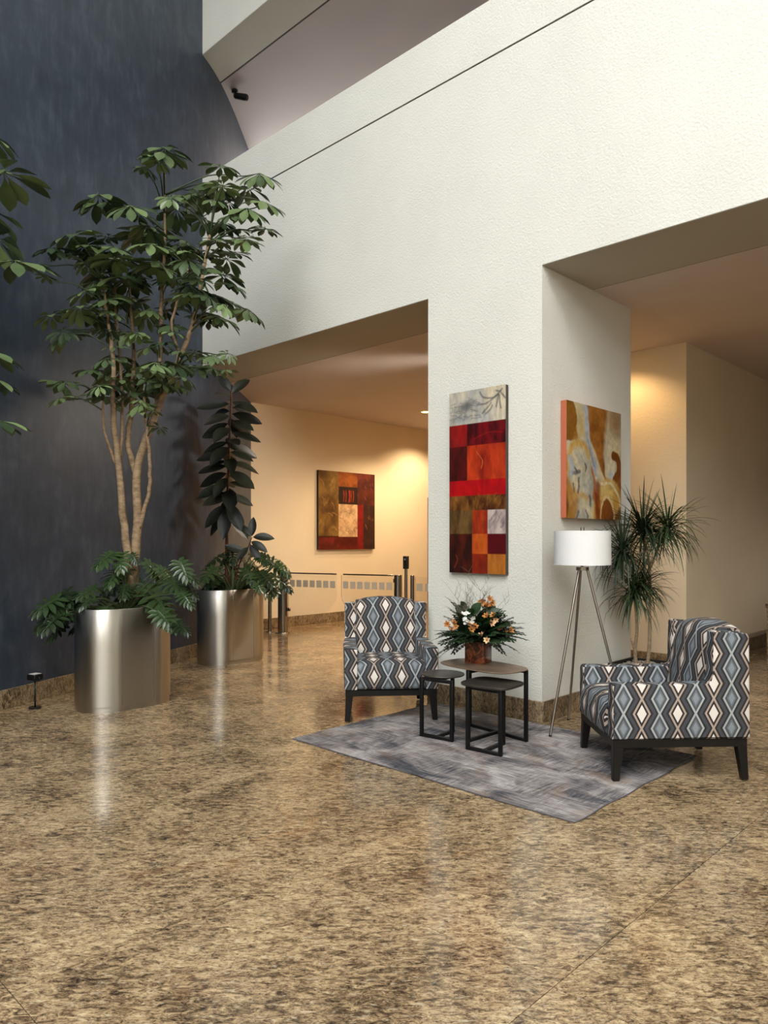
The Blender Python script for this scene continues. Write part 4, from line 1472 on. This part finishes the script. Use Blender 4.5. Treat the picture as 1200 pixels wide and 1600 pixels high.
def rubber_plant():
    rs = random.Random(12)
    base = Vector((-4.2, 0.02, 0.745))
    t = thing('rubber_plant', base, 'dark rubber plant with one tall leafy stem in the farther steel planter', 'plant')
    stem = [p - base for p in catmull([(-4.2, 0.02, 0.75), (-4.2, -0.01, 0.93), (-4.19, -0.01, 1.71), (-4.18, 0.01, 2.45), (-4.16, 0.03, 3.12)], 6)]
    n = len(stem)
    MB().tube(stem, [0.022 - 0.014 * i / (n - 1) for i in range(n)], 8).build('stem', M['bark_red'], t, smooth=True)
    MB().tube([p + Vector((0.035 * math.sin(i * .35), 0.02, 0)) for i, p in enumerate(stem[:14])], [0.014 - 0.0006 * i for i in range(14)], 7).build('stem', M['bark_red'], t, smooth=True)

    def at_z(z):
        for a, b in zip(stem, stem[1:]):
            if a.z <= z <= b.z:
                return a + (b - a) * ((z - a.z) / (b.z - a.z))
        return stem[-1]
    N = 52
    for i in range(N):
        f = i / (N - 1)
        z = (1.70 + 1.40 * f) - base.z
        a = at_z(z)
        an = i * 2.4 + rs.uniform(-.25, .25)
        # leaves fan out mainly to both sides
        dirv = Vector((0.72 * math.cos(an) * 1.0 + 0.0, 0.70 * math.cos(an), 0)) + Vector((-0.70 * math.sin(an), 0.72 * math.sin(an), 0)) * 0.75
        pitch = -0.48 + 0.3 * f + (1.6 if f > 0.965 else 0) + rs.uniform(-.25, .25)
        if f < .12:
            pitch -= 0.7
        ax = (dirv.normalized() + Vector((0, 0, pitch))).normalized()
        L = 0.37 * rs.uniform(0.82, 1.08) * (0.8 if f > .93 else 1)
        tip = wall_clear(base + a + ax * L, 0.03) - base - a
        R3 = frame(tip, Vector((0, 0, 1)) + Vector((0.66, -0.66, 0)) * rs.uniform(0.8, 2.0) + dirv * 0.2)
        o = link('leaf', FIC[rs.randrange(3)], t)
        o.matrix_local = Matrix.Translation(a) @ R3.to_4x4() @ Matrix.Diagonal((L, L, L, 1)) @ Matrix.Translation((0.05, 0, 0))
    br = [p - base for p in catmull([(-4.16, 0.05, 0.80), (-4.04, 0.06, 1.12), (-3.95, 0.10, 1.28), (-3.90, 0.13, 1.42)], 5)]
    MB().tube(br, [0.011 - 0.0004 * i for i in range(len(br))], 7).build('branch', M['bark_red'], t, smooth=True)
    e = br[-1]
    R_ = Vector((0.719, 0.695, 0)); 
    for a_, ax, L in ((e, Vector((0.05, 0, 1)), .22), (e, R_ * 0.9 + Vector((.1, -.1, 0.05)), .24), (e, R_ * -0.5 + Vector((0, 0, .55)), .20), (br[-4], R_ * 0.4 + Vector((.2, -.2, -.55)), .24), (br[-5], R_ * -0.3 + Vector((.3, -.3, -.4)), .22), (br[-7], R_ * -.7 + Vector((.1, -.1, .25)), .24), (br[-3], R_ * .7 + Vector((.2, -.2, -.35)), .22)):
        R3 = frame(ax, Vector((.6, -.6, .5)))
        o = link('leaf', FIC[rs.randrange(3)], t)
        o.matrix_local = Matrix.Translation(a_) @ R3.to_4x4() @ Matrix.Diagonal((L, L, L, 1)) @ Matrix.Translation((0.05, 0, 0))


rubber_plant()


# ------------------------------------------------------------------ dracaena in its square pot
def dracaena():
    x0, x1, y0, y1, h = 0.075, 0.50, 0.90, 1.355, 0.355
    p = thing('square_planter', ((x0 + x1) / 2, (y0 + y1) / 2, 0), 'low square black planter filled with pebbles behind the right armchair', 'planter')
    cx, cy = (x0 + x1) / 2, (y0 + y1) / 2
    a, b = (x1 - x0) / 2, (y1 - y0) / 2
    rect = lambda k: [(-a + k, -b + k), (a - k, -b + k), (a - k, b - k), (-a + k, b - k)]
    rows = [[(x, y, z) for x, y in rect(k)] for k, z in ((0.02, 0), (0.0, h - 0.004), (0.002, h), (0.016, h), (0.018, h - 0.004), (0.02, h - 0.06))]
    MB().grid(rows, closed=True).build('body', M['plastic'], p, bevel=0.002, seg=1)
    MB().prism(rect(0.0185), h - 0.06, h - 0.035).build('soil', M['soil'], p)
    rs = random.Random(2)
    mb = MB()
    for i in range(170):
        c = (rs.uniform(-a + .04, a - .04), rs.uniform(-b + .04, b - .04), h - 0.030 + rs.uniform(0, 0.008))
        rx, ry, rz = rs.uniform(.010, .022), rs.uniform(.010, .018), rs.uniform(.006, .011)
        an = rs.uniform(0, PI)
        rings = []
        for th in (-1.2, -.5, .3, 1.1):
            rings.append([(c[0] + math.cos(th) * (rx * math.cos(k * PI / 3) * math.cos(an) - ry * math.sin(k * PI / 3) * math.sin(an)), c[1] + math.cos(th) * (rx * math.cos(k * PI / 3) * math.sin(an) + ry * math.sin(k * PI / 3) * math.cos(an)), c[2] + rz * math.sin(th)) for k in range(6)])
        mb.grid(rings, closed=True)
        m = len(mb.v)
        mb.f.append(tuple(range(m - 6, m)))
        mb.mi.append(0)
    o = mb.build('pebbles', plain('grey_pebbles', (150, 138, 126), 0.6, 0, 0.4, 25), p, smooth=True)
    o['kind'] = 'stuff'
    base = Vector((0.25, 1.17, h - 0.04))
    t = thing('dracaena', base, 'slender dracaena with spiky leaf heads in the low black planter', 'plant')
    stems = [([(0.217, 1.14, 0.315), (0.215, 1.12, 0.46), (0.245, 1.09, 0.62), (0.25, 1.07, 0.76), (0.245, 1.03, 0.97)], .017, .012),
             ([(0.225, 1.13, 0.40), (0.20, 1.08, 0.55)], .012, .009),
             ([(0.284, 1.205, 0.315), (0.305, 1.20, 0.5), (0.312, 1.19, 0.76), (0.31, 1.19, 1.15), (0.29, 1.10, 1.48)], .018, .010),
             ([(0.31, 1.19, 1.15), (0.36, 1.23, 1.30), (0.44, 1.26, 1.50)], .010, .008),
             ([(0.312, 1.19, 1.02), (0.29, 1.10, 1.16), (0.24, 0.99, 1.24), (0.20, 0.91, 1.30)], .010, .008)]
    for pts, r0, r1 in stems:
        s_ = [q - base for q in catmull(pts, 5)]
        n = len(s_)
        MB().tube(s_, [r0 + (r1 - r0) * i / (n - 1) for i in range(n)], 8).build('stem', M['bark_grey'], t, smooth=True)
    for hx, hy, hz_, size, nb, sd in ((0.29, 1.10, 1.50, 0.43, 150, 1), (0.44, 1.26, 1.52, 0.40, 120, 2), (0.20, 0.91, 1.32, 0.38, 125, 3), (0.245, 1.03, 0.99, 0.36, 120, 4), (0.30, 1.10, 1.05, 0.32, 60, 5)):
        rs = random.Random(sd)
        mb = MB()
        c = Vector((hx, hy, hz_))
        for i in range(nb):
            el = rs.uniform(-0.6, 0.9) if rs.random() < 0.82 else rs.uniform(0.7, 1.5)
            az = rs.uniform(0, 2 * PI)
            d = Vector((math.cos(az) * math.cos(el), math.sin(az) * math.cos(el), math.sin(el)))
            L = size * rs.uniform(0.75, 1.12)
            g = rs.uniform(0.75, 1.7) * (1.25 - 0.75 * max(0, math.sin(el))) if el < 1.05 else rs.uniform(0.02, 0.35)
            p0 = c + Vector((0, 0, rs.uniform(-0.09, 0.03)))
            rows = []
            pos_, dir_ = p0.copy(), d.copy()
            N = 7
            for k in range(N + 1):
                f = k / N
                w = 0.0078 * (1 - f) ** 0.55 + 0.0006
                side = dir_.cross(Vector((0, 0, 1)))
                if side.length < 0.05:
                    side = Vector((math.sin(az), -math.cos(az), 0))
                side.normalize()
                nn = side.cross(dir_).normalized()
                q = pos_.copy()
                q.x = max(q.x, 0.012 + 0.0002 * k)
                if q.x < 0.075 and 0.20 < q.y < 1.25 and q.z > 1.53:
                    q.x = 0.075
                q.y = min(q.y, CORE_Y - 0.02)
                rows.append([tuple(q - side * w - base), tuple(q - nn * w * 0.5 - base), tuple(q + side * w - base)])
                dir_ = (dir_ + Vector((0, 0, -g * 0.16 * (0.35 + f * 1.5)))).normalized()
                pos_ += dir_ * (L / N)
            mb.grid(rows)
        o = mb.build('leaf_rosette', M['drac_leaf'], t, smooth=True)
        o['kind'] = 'stuff'


dracaena()

# ------------------------------------------------------------------ flower vase and flowers
VC = Vector((-0.165, -0.585, 0))
TOPZ = RUGZ + 0.503 + 0.0005


def mat_vase():
    t = NT('burl_veneer_vase')
    p = t.objco()
    a = t.noise(p, 9, 3, 0.6, 1.6)
    b = t.noise(t.mapping(p, (1, 1, 1), loc=(4, 2, 9)), 26, 4, 0.6, 0.8)
    c = t.ramp(a, [(0.36, lin((58, 34, 26))), (0.46, lin((112, 56, 34))), (0.54, lin((158, 84, 48))), (0.60, lin((40, 26, 22))), (0.66, lin((92, 46, 30)))])
    c = t.mix(t.math('MULTIPLY', t.ramp(b, [(0.55, (0, 0, 0, 1)), (0.7, (1, 1, 1, 1))]), 0.5), c, lin((50, 34, 28)))
    return t.set(c, 0.22, 0, 0.6)


def vase():
    t = thing('flower_vase', (VC.x, VC.y, TOPZ), 'square brown burl patterned vase on the bronze side table', 'vase', math.radians(14))
    o = superellipse(0.078, 0.078, 9, 48)
    rows = [[(x * k, y * k, z) for x, y in o] for k, z in ((0.0, 0.0), (0.97, 0.0), (1.0, 0.004), (1.0, 0.150), (0.99, 0.154), (0.95, 0.154), (0.94, 0.150), (0.94, 0.11), (0.0, 0.11))]
    MB().grid(rows, closed=True).build('body', mat_vase(), t, smooth=True, sharp=40)
    MB().prism([(x * 0.935, y * 0.935) for x, y in o], 0.111, 0.135).build('floral_foam', plain('floral_foam', (40, 58, 34), 0.9), t)


vase()
VT = Vector((VC.x, VC.y, TOPZ + 0.13))
M['cedar'] = mat_leaf('cedar_green', (22, 44, 26), (62, 92, 50), 0.5)
M['salal'] = mat_leaf('broad_leaf_green', (20, 42, 22), (52, 78, 40), 0.4)
M['petal_orange'] = mat_leaf('orange_petal', (186, 116, 58), (226, 164, 96), 0.5)
M['petal_peach'] = mat_leaf('peach_petal', (222, 164, 122), (238, 204, 158), 0.5)
M['petal_white'] = plain('white_petal', (242, 242, 236), 0.5)
M['pollen'] = plain('dark_pollen', (110, 60, 26), 0.7)
M['twig'] = plain('dry_twig', (104, 92, 76), 0.8)
M['twig_pale'] = plain('pale_twig', (170, 168, 150), 0.8)


def cedar_mesh(seed):
    """flat feathery spray along +X, length 1"""
    rs = random.Random(seed)
    mb = MB()
    zf = lambda x, y: -0.42 * x * x - 0.2 * y * y

    def strip(a, b, w):
        d = (b - a)
        n = Vector((-d.y, d.x, 0)).normalized() * w
        m = (a + b) / 2
        vs = []
        for p, k in ((a, .6), (m, 1.0), (b, .15)):
            for s in (-1, 1):
                q = p + n * (k * s)
                vs.append((q.x, q.y, zf(q.x, q.y) + rs.uniform(-.008, .008)))
        mb.add(vs, [(0, 1, 3, 2), (2, 3, 5, 4)])
    strip(Vector((0, 0, 0)), Vector((.55, 0, 0)), .012)
    strip(Vector((.5, 0, 0)), Vector((1.0, 0.02, 0)), .014)
    for i in range(15):
        f = 0.16 + 0.80 * i / 14
        s = 1 if i % 2 else -1
        L = 0.36 * (1.05 - f) + 0.08
        a = Vector((f, 0, 0))
        d = Vector((math.cos(0.75), s * math.sin(0.75), 0))
        b = a + d * L
        strip(a, b, .022)
        for k in range(3):
            c = a + d * (L * (.3 + .25 * k))
            for s2 in (-1, 1):
                d2 = Vector((d.x * .75 - s2 * d.y * .65, d.y * .75 + s2 * d.x * .65, 0))
                strip(c, c + d2 * (L * .36), .020)
    return mb.mesh('frond', M['cedar'], True)


CED = [cedar_mesh(1), cedar_mesh(2), cedar_mesh(3)]
rs = random.Random(21)
NCED = 84
cedar = MB()
for i in range(NCED):
    az = i * 2.399 + rs.uniform(-.2, .2)
    el = [-0.30, 0.0, 0.35, 0.7, 0.95, 1.2][i % 6] + rs.uniform(-.12, .12)
    if el < 0.3 and math.cos(az + 0.78) > 0.3 and i != 20:
        el = 0.5 + 0.12 * (i % 3)
    L = (0.27 if el < 0.2 else 0.26 if el < 0.9 else 0.24) * rs.uniform(.85, 1.08)
    d = Vector((math.cos(az) * math.cos(el), math.sin(az) * math.cos(el), math.sin(el)))
    if VC.y + d.y * L > -0.10:
        L = max(0.16, (-0.06 - VC.y - 0.02) / max(d.y, .3) * 0.6)
    s0 = VT + Vector((math.cos(az) * 0.035, math.sin(az) * 0.035, 0.02 + 0.02 * (i % 3)))
    if el < 0.1:
        d = (d + Vector((0, 0, 0.32))).normalized()
    mx = Matrix.Translation(s0 - VT) @ frame(d, Vector((0, 0, 1)) + d * 0.2 + Vector((rs.uniform(-.4, .4), rs.uniform(-.4, .4), 0))).to_4x4() @ Matrix.Diagonal((L, L, L, 1))
    cm = CED[i % 3]
    cedar.add([mx @ v_.co for v_ in cm.vertices], [tuple(p.vertices) for p in cm.polygons])
tag(cedar.build('cedar_greenery', M['cedar'], None, smooth=True, loc=VT), 'feathery green cedar foliage fanning out of the burl vase', 'greenery', None, 'stuff')

# broad leaves between the flowers
SAL = leaf_mesh('leaf', M['salal'], 0.62, 0.15, 6, fold=0.2)
broad = MB()
for i in range(18):
    az = -0.78 + (i - 9) * 0.35
    end = VT + Vector((math.cos(az) * 0.10, math.sin(az) * 0.10, 0.12 + 0.035 * (i % 4)))
    e = end - VT
    broad.tube([(0, 0, -0.01), tuple(e * 0.5 + Vector((0, 0, 0.02))), tuple(e)], [0.003, 0.0025, 0.002], 6)
    for k in range(4):
        a = e * (0.55 + 0.15 * k)
        d = Vector((math.cos(az + (k - 1.5) * 1.1), math.sin(az + (k - 1.5) * 1.1), 0.35 + 0.25 * k))
        L = 0.105 * rs.uniform(.85, 1.15)
        mx = Matrix.Translation(a) @ frame(d, Vector((.6, -.6, .6))).to_4x4() @ Matrix.Diagonal((L, L, L, 1))
        broad.add([mx @ v_.co for v_ in SAL.vertices], [tuple(p.vertices) for p in SAL.polygons])
tag(broad.build('broadleaf_greenery', M['salal'], None, smooth=True, loc=VT), 'broad dark green leaves filling the middle of the bouquet between the flowers', 'greenery', None, 'stuff')

# blossoms
PET = {}
for nm in ('petal_orange', 'petal_peach'):
    mb = MB()
    for k in range(6):
        an = k * PI / 3
        inner = k % 2
        R_ = Matrix.Rotation(an, 3, 'Z')
        rows = []
        for f in (0.0, .25, .5, .75, 1.0):
            w = 0.012 * math.sin(PI * (0.12 + 0.84 * f)) * (0.75 if inner else 1.0)
            r_ = 0.004 + 0.030 * f ** 1.25 * (0.9 if inner else 1.0)
            z = 0.030 * f ** 0.8
            rows.append([tuple(R_ @ Vector((r_, s * w, z + 0.12 * abs(s) * w))) for s in (-1, 0, 1)])
        mb.grid(rows)
    PET[nm] = mb.mesh('blossom', M[nm], True)
STA = MB()
for k in range(5):
    an = k * 1.26
    STA.tube([(0, 0, 0.004), (0.006 * math.cos(an), 0.006 * math.sin(an), 0.03)], [0.0008, 0.0014], 5)
STA = STA.mesh('stamens', M['pollen'], True)


def flower(name, pos, label, cat, kinds, spread=0.028, scale=1.0, seed=0):
    r = random.Random(seed)
    t = thing(name, VT, label, cat)
    e = Vector(pos) - VT
    MB().tube([(e.x * .15, e.y * .15, -0.005), tuple(e * 0.55), tuple(e)], [0.0035, 0.003, 0.0025], 6).build('stem', M['stem_green'], t, smooth=True)
    cam_dir = Vector((0.62, -0.72, 0.25))
    for i, kd in enumerate(kinds):
        an = i * 2.4
        off_ = Vector((0.719, 0.695, 0)) * (spread * math.cos(an) * (0 if len(kinds) == 1 else 1)) + Vector((0, 0, 1)) * (spread * 0.8 * math.sin(an) * (0 if len(kinds) == 1 else 1))
        d = (cam_dir + off_ * 12 + Vector((r.uniform(-.4, .4), r.uniform(-.4, .4), r.uniform(-.1, .4)))).normalized()
        b = e + off_
        sc = 0.8 * scale * r.uniform(.85, 1.12)
        mt = Matrix.Translation(b) @ frame(Vector((r.uniform(-1, 1), r.uniform(-1, 1), r.uniform(-1, 1))), d).to_4x4()
        o = link('blossom', PET[kd], t)
        o.matrix_local = mt @ Matrix.Diagonal((sc, sc, sc, 1))
        s_ = link('stamens', STA, o)
        if i:
            MB().tube([tuple(e * 0.9), tuple(b)], 0.0018, 5).build('pedicel', M['stem_green'], t, smooth=True)
    return t


flower('alstroemeria', (-0.085, -0.60, 0.945), 'topmost orange lily-like flower cluster of the bouquet', 'flower', ['petal_orange'] * 4 + ['petal_peach'], 0.034, 1.15, 1)
flower('alstroemeria', (0.012, -0.68, 0.842), 'pinkish orange flower cluster in the right half of the bouquet, below the topmost one', 'flower', ['petal_peach', 'petal_orange', 'petal_peach', 'petal_orange'], 0.034, 1.0, 2)
flower('alstroemeria', (-0.070, -0.80, 0.790), 'orange flower cluster directly under the white flower of the bouquet', 'flower', ['petal_orange', 'petal_peach', 'petal_orange'], 0.026, 0.95, 3)
flower('alstroemeria', (-0.245, -0.80, 0.775), 'brownish orange flower cluster at the left edge of the bouquet', 'flower', ['petal_orange', 'petal_orange', 'petal_peach', 'petal_orange'], 0.034, 1.0, 4)
flower('alstroemeria', (0.045, -0.55, 0.752), 'orange flower cluster at the right edge of the bouquet', 'flower', ['petal_orange', 'petal_peach', 'petal_orange'], 0.028, 1.0, 5)
flower('alstroemeria', (0.008, -0.775, 0.735), 'single pale peach blossom low in the middle of the bouquet', 'flower', ['petal_peach'], 0.02, 1.05, 6)
flower('alstroemeria', (0.040, -0.76, 0.705), 'lowest single peach blossom, just above the front of the vase', 'flower', ['petal_peach'], 0.02, 1.1, 7)

# white blossom spike
t = thing('white_flower', VT, 'white flower cluster in the left half of the bouquet', 'flower')
e = Vector((-0.115, -0.76, 0.845)) - VT
MB().tube([(e.x * .15, e.y * .15, 0), tuple(e * .5), tuple(e)], [0.003, 0.003, 0.002], 6).build('stem', M['stem_green'], t, smooth=True)
mb = MB()
for k in range(5):
    an = k * 2 * PI / 5
    R_ = Matrix.Rotation(an, 3, 'Z')
    mb.grid([[tuple(R_ @ Vector((0.002 + .014 * f, s * .0075 * math.sin(PI * (0.15 + .8 * f)), .004 * f))) for s in (-1, 0, 1)] for f in (0, .35, .7, 1)])
WB = mb.mesh('blossom', M['petal_white'], True)
r = random.Random(4)
for i in range(16):
    p = e + Vector((0.719, 0.695, 0)) * r.uniform(-.045, .035) + Vector((0, 0, r.uniform(-.045, .04))) + Vector((.4, -.5, 0)) * r.uniform(0, .04)
    o = link('blossom', WB, t)
    sc = r.uniform(.85, 1.25)
    o.matrix_local = Matrix.Translation(p) @ frame(Vector((r.uniform(-1, 1), r.uniform(-1, 1), .2)), Vector((.62 + r.uniform(-.4, .4), -.72 + r.uniform(-.4, .4), .3 + r.uniform(-.3, .5)))).to_4x4() @ Matrix.Diagonal((sc, sc, sc, 1))


# airy twigs
def twig(end, label, mat, seed, n2=18, wid=0.12):
    r = random.Random(seed)
    t = thing('twig_spray', VT, label, 'greenery')
    e = Vector(end) - VT
    mb = MB()

    def branch(a, d, L, rad, depth):
        pts = [a]
        dd = d.copy()
        for k in range(4):
            dd = (dd + Vector((r.uniform(-.16, .16), r.uniform(-.16, .16), r.uniform(-.06, .12)))).normalized()
            pts.append(pts[-1] + dd * (L / 4))
        pts = [Vector((q.x, min(q.y, -0.06 - VT.y), q.z)) for q in pts]
        mb.tube(pts, [rad * (1 - .15 * k) for k in range(5)], 4, cap=False)
        if depth > 0:
            m = n2 if depth == 2 else 4
            for i in range(m):
                k = 1 + int(r.random() * 3.99) if depth < 2 else 1 + i * 3 // m + (1 if i % 3 == 0 else 0)
                k = min(k, 4)
                side = Vector((0.719, 0.695, 0)) * r.choice((-1, 1)) * r.uniform(.4, .95) + Vector((.69, -.72, 0)) * r.uniform(-.4, .4)
                branch(pts[k], (dd * 0.8 + side + Vector((0, 0, .25))).normalized(), L * r.uniform(.30, .45) if depth == 2 else L * r.uniform(.4, .6), rad * .72, depth - 1)
    branch(Vector((0, 0, 0)), e.normalized(), e.length, 0.0021, 2)
    o = mb.build('twig', mat, t, smooth=True)
    return t


twig((-0.135, -0.57, 1.03), 'tall airy dry twig rising behind the topmost orange flower', M['twig'], 3, 22)
twig((-0.225, -0.66, 0.99), 'airy dry twig fanning up left of the white flower', M['twig'], 4, 20)
twig((-0.30, -0.70, 0.93), 'short pale twig fanning out at the left of the bouquet', M['twig_pale'], 5, 20)
twig((-0.02, -0.52, 0.93), 'short airy twig at the right of the topmost orange flower', M['twig'], 6, 9)


# ------------------------------------------------------------------ entry gates in the corridor
def mat_glass():
    t = NT('clear_gate_glass')
    for n in list(t.t.nodes):
        if n.type != 'OUTPUT_MATERIAL':
            t.t.nodes.remove(n)
    out = [n for n in t.t.nodes if n.type == 'OUTPUT_MATERIAL'][0]
    tr = t.n('ShaderNodeBsdfTransparent')
    tr.inputs[0].default_value = (0.985, 0.99, 0.985, 1)
    gl = t.n('ShaderNodeBsdfGlossy')
    gl.inputs['Roughness'].default_value = 0.02
    fr = t.n('ShaderNodeFresnel')
    fr.inputs[0].default_value = 1.45
    mx = t.n('ShaderNodeMixShader')
    t.l(fr.outputs[0], mx.inputs[0]); t.l(tr.outputs[0], mx.inputs[1]); t.l(gl.outputs[0], mx.inputs[2])
    t.l(mx.outputs[0], out.inputs['Surface'])
    return t.m


M['glass'] = mat_glass()
M['frost'] = plain('frosted_film', (196, 186, 168), 0.7)
G0 = Vector((-5.661, 1.959, 0))
GA = math.atan2(0.299, 0.954)


def gpos(s):
    return G0 + Vector((0.954, 0.299, 0)) * s


def gate_post(s, r, h, label, flange=True, hpos=None):
    t = thing('gate_post', gpos(s), label, 'post', GA)
    MB().lathe([(r, 0.0), (r, h - 0.004), (r - 0.004, h)], 28).build('tube', M['gate_steel'], t, smooth=True, sharp=40)
    if flange:
        MB().lathe([(r + 0.035, 0.0), (r + 0.035, 0.008), (r + 0.03, 0.014), (r + 0.001, 0.014)], 28, cap=False).build('flange', M['gate_steel'], t, smooth=True, sharp=40)
    return t


def swing_gate(s0, s1, cut_right, label):
    t = thing('glass_gate', gpos(s0), label, 'gate', GA, 'swing gate leaves')
    w = s1 - s0
    poly = [(0, 0.25), (w - 0.24, 0.25), (w - 0.03, 0.50), (w, 0.57), (w, 0.885), (0, 0.885)]
    if not cut_right:
        poly = [(w - x, z) for x, z in poly]
        poly.reverse()
    vs = [(x, -0.006, z) for x, z in poly] + [(x, 0.006, z) for x, z in poly]
    n = len(poly)
    mb = MB()
    mb.add(vs, [tuple(range(n)), tuple(range(2 * n - 1, n - 1, -1))] + [(i, i + n, (i + 1) % n + n, (i + 1) % n) for i in range(n)])
    mb.build('glass_pane', M['glass'], t)
    MB().box((0.03, -0.012, 0.886), (w - 0.005, 0.012, 0.905)).build('top_rail', M['gate_steel'], t, bevel=0.003, seg=1)
    hx = -0.02 if cut_right else w + 0.02
    for z in (0.33, 0.80):
        MB().box((min(hx, 0 if cut_right else w) , -0.014, z), (max(hx, 0.03 if cut_right else w - 0.0), 0.014, z + 0.05)).build('hinge', M['gate_steel'], t, bevel=0.003, seg=1)
    for i in range(7):
        x = 0.03 + i * (w - 0.02) / 7
        MB().box((x, -0.0078, 0.695), (x + 0.085, -0.0062, 0.795)).build('frosted_square', M['frost'], t)
    return t


gate_post(-0.235, 0.028, 0.86, 'slim steel gate post half hidden by the leaves of the farther planter')
gate_post(0.0, 0.075, 0.905, 'thick steel gate post beside the farther planter')
gate_post(1.90, 0.055, 0.905, 'thick steel gate post rising behind the left armchair')
gate_post(2.115, 0.028, 0.905, 'slim steel gate post between the card reader and the pillar')
swing_gate(0.10, 0.925, True, 'glass gate leaf nearest the farther planter, with a cut lower corner')
swing_gate(1.005, 1.83, False, 'glass gate leaf whose foot is hidden by the left armchair')
t = thing('card_reader_post', gpos(2.02), 'tall slim black card reader post behind the left armchair', 'card reader', GA)
MB().lathe([(0.022, 0.0), (0.022, 1.02)], 20).build('pole', M['gate_steel'], t, smooth=True, sharp=40)
MB().box((-0.032, -0.035, 0.99), (0.032, 0.03, 1.165)).build('reader', M['plastic'], t, bevel=0.006)
MB().box((-0.012, -0.037, 1.11), (0.012, -0.0345, 1.13)).build('indicator', plain('reader_window', (150, 150, 150), 0.2), t)
t = thing('glass_barrier', gpos(2.16), 'fixed glass barrier with frosted squares running behind the pillar', 'barrier', GA)
MB().box((0.0, -0.006, 0.06), (1.1, 0.006, 0.885)).build('glass_pane', M['glass'], t)
MB().box((0.0, -0.02, 0.0), (1.1, 0.02, 0.065)).build('floor_channel', M['gate_steel'], t, bevel=0.003, seg=1)
for i in range(8):
    MB().box((0.02 + i * .125, -0.0078, 0.695), (0.02 + i * .125 + .09, -0.0062, 0.795)).build('frosted_square', M['frost'], t)


# ------------------------------------------------------------------ small things
# floor uplight at the foot of the blue wall
t = thing('uplight', (-3.27, -2.50, 0.0), 'small black uplight with a square pale lens at the foot of the blue wall', 'light', math.radians(20))
MB().tube([(0, 0, 0), (0, 0, 0.012)], 0.05, 20).build('base', M['plastic'], t, smooth=True, sharp=40)
MB().tube([(0, 0, 0.01), (0, 0, 0.24)], 0.007, 10).build('stem', M['plastic'], t, smooth=True)
MB().box((-0.046, -0.046, 0.235), (0.046, 0.046, 0.285)).build('housing', M['plastic'], t, bevel=0.008)
MB().box((-0.035, -0.035, 0.284), (0.035, 0.035, 0.287)).build('lens', plain('pale_lens', (226, 222, 216), 0.3), t, bevel=0.001, seg=1)
MB().tube([(-0.048, 0, 0.26), (-0.052, 0, 0.228), (0, 0, 0.225), (0.052, 0, 0.228), (0.048, 0, 0.26)], 0.004, 6).build('bracket', M['plastic'], t, smooth=True)

# granite plinth of the reception desk at the right edge
t = thing('reception_desk', (0.44, 3.85, 0), 'speckled granite reception desk cut by the right edge of the picture', 'desk')
MB().box((0, 0, 0), (0.9, 2.6, 0.64)).build('plinth', M['granite_base'], t, bevel=0.004, seg=1)
MB().box((-0.015, -0.015, 0.641), (0.9, 2.6, 0.69)).build('worktop', M['granite_base'], t, bevel=0.012)
t = thing('potted_succulent', (0.60, 4.06, 0.6905), 'dark leafy plant in a low pot on the granite desk at the right edge', 'plant')
MB().lathe([(0.07, 0), (0.085, 0.02), (0.09, 0.13), (0.082, 0.135), (0.078, 0.12), (0.0, 0.12)], 24, cap=False).build('pot', M['plastic'], t, smooth=True, sharp=40)
rq = random.Random(5)
SUC = leaf_mesh('leaf', mat_leaf('grey_green_leaf', (60, 62, 52), (176, 172, 160), 0.5), 0.3, 0.3, 6)
for i in range(14):
    an = i * 2.4
    d = Vector((math.cos(an), math.sin(an), 0.9 + 0.4 * (i % 3)))
    o = link('leaf', SUC, t)
    L = rq.uniform(.17, .24)
    o.matrix_local = Matrix.Translation((0, 0, 0.12)) @ frame(d, Vector((-d.x * .5, -d.y * .5, 1))).to_4x4() @ Matrix.Diagonal((L, L, L, 1))
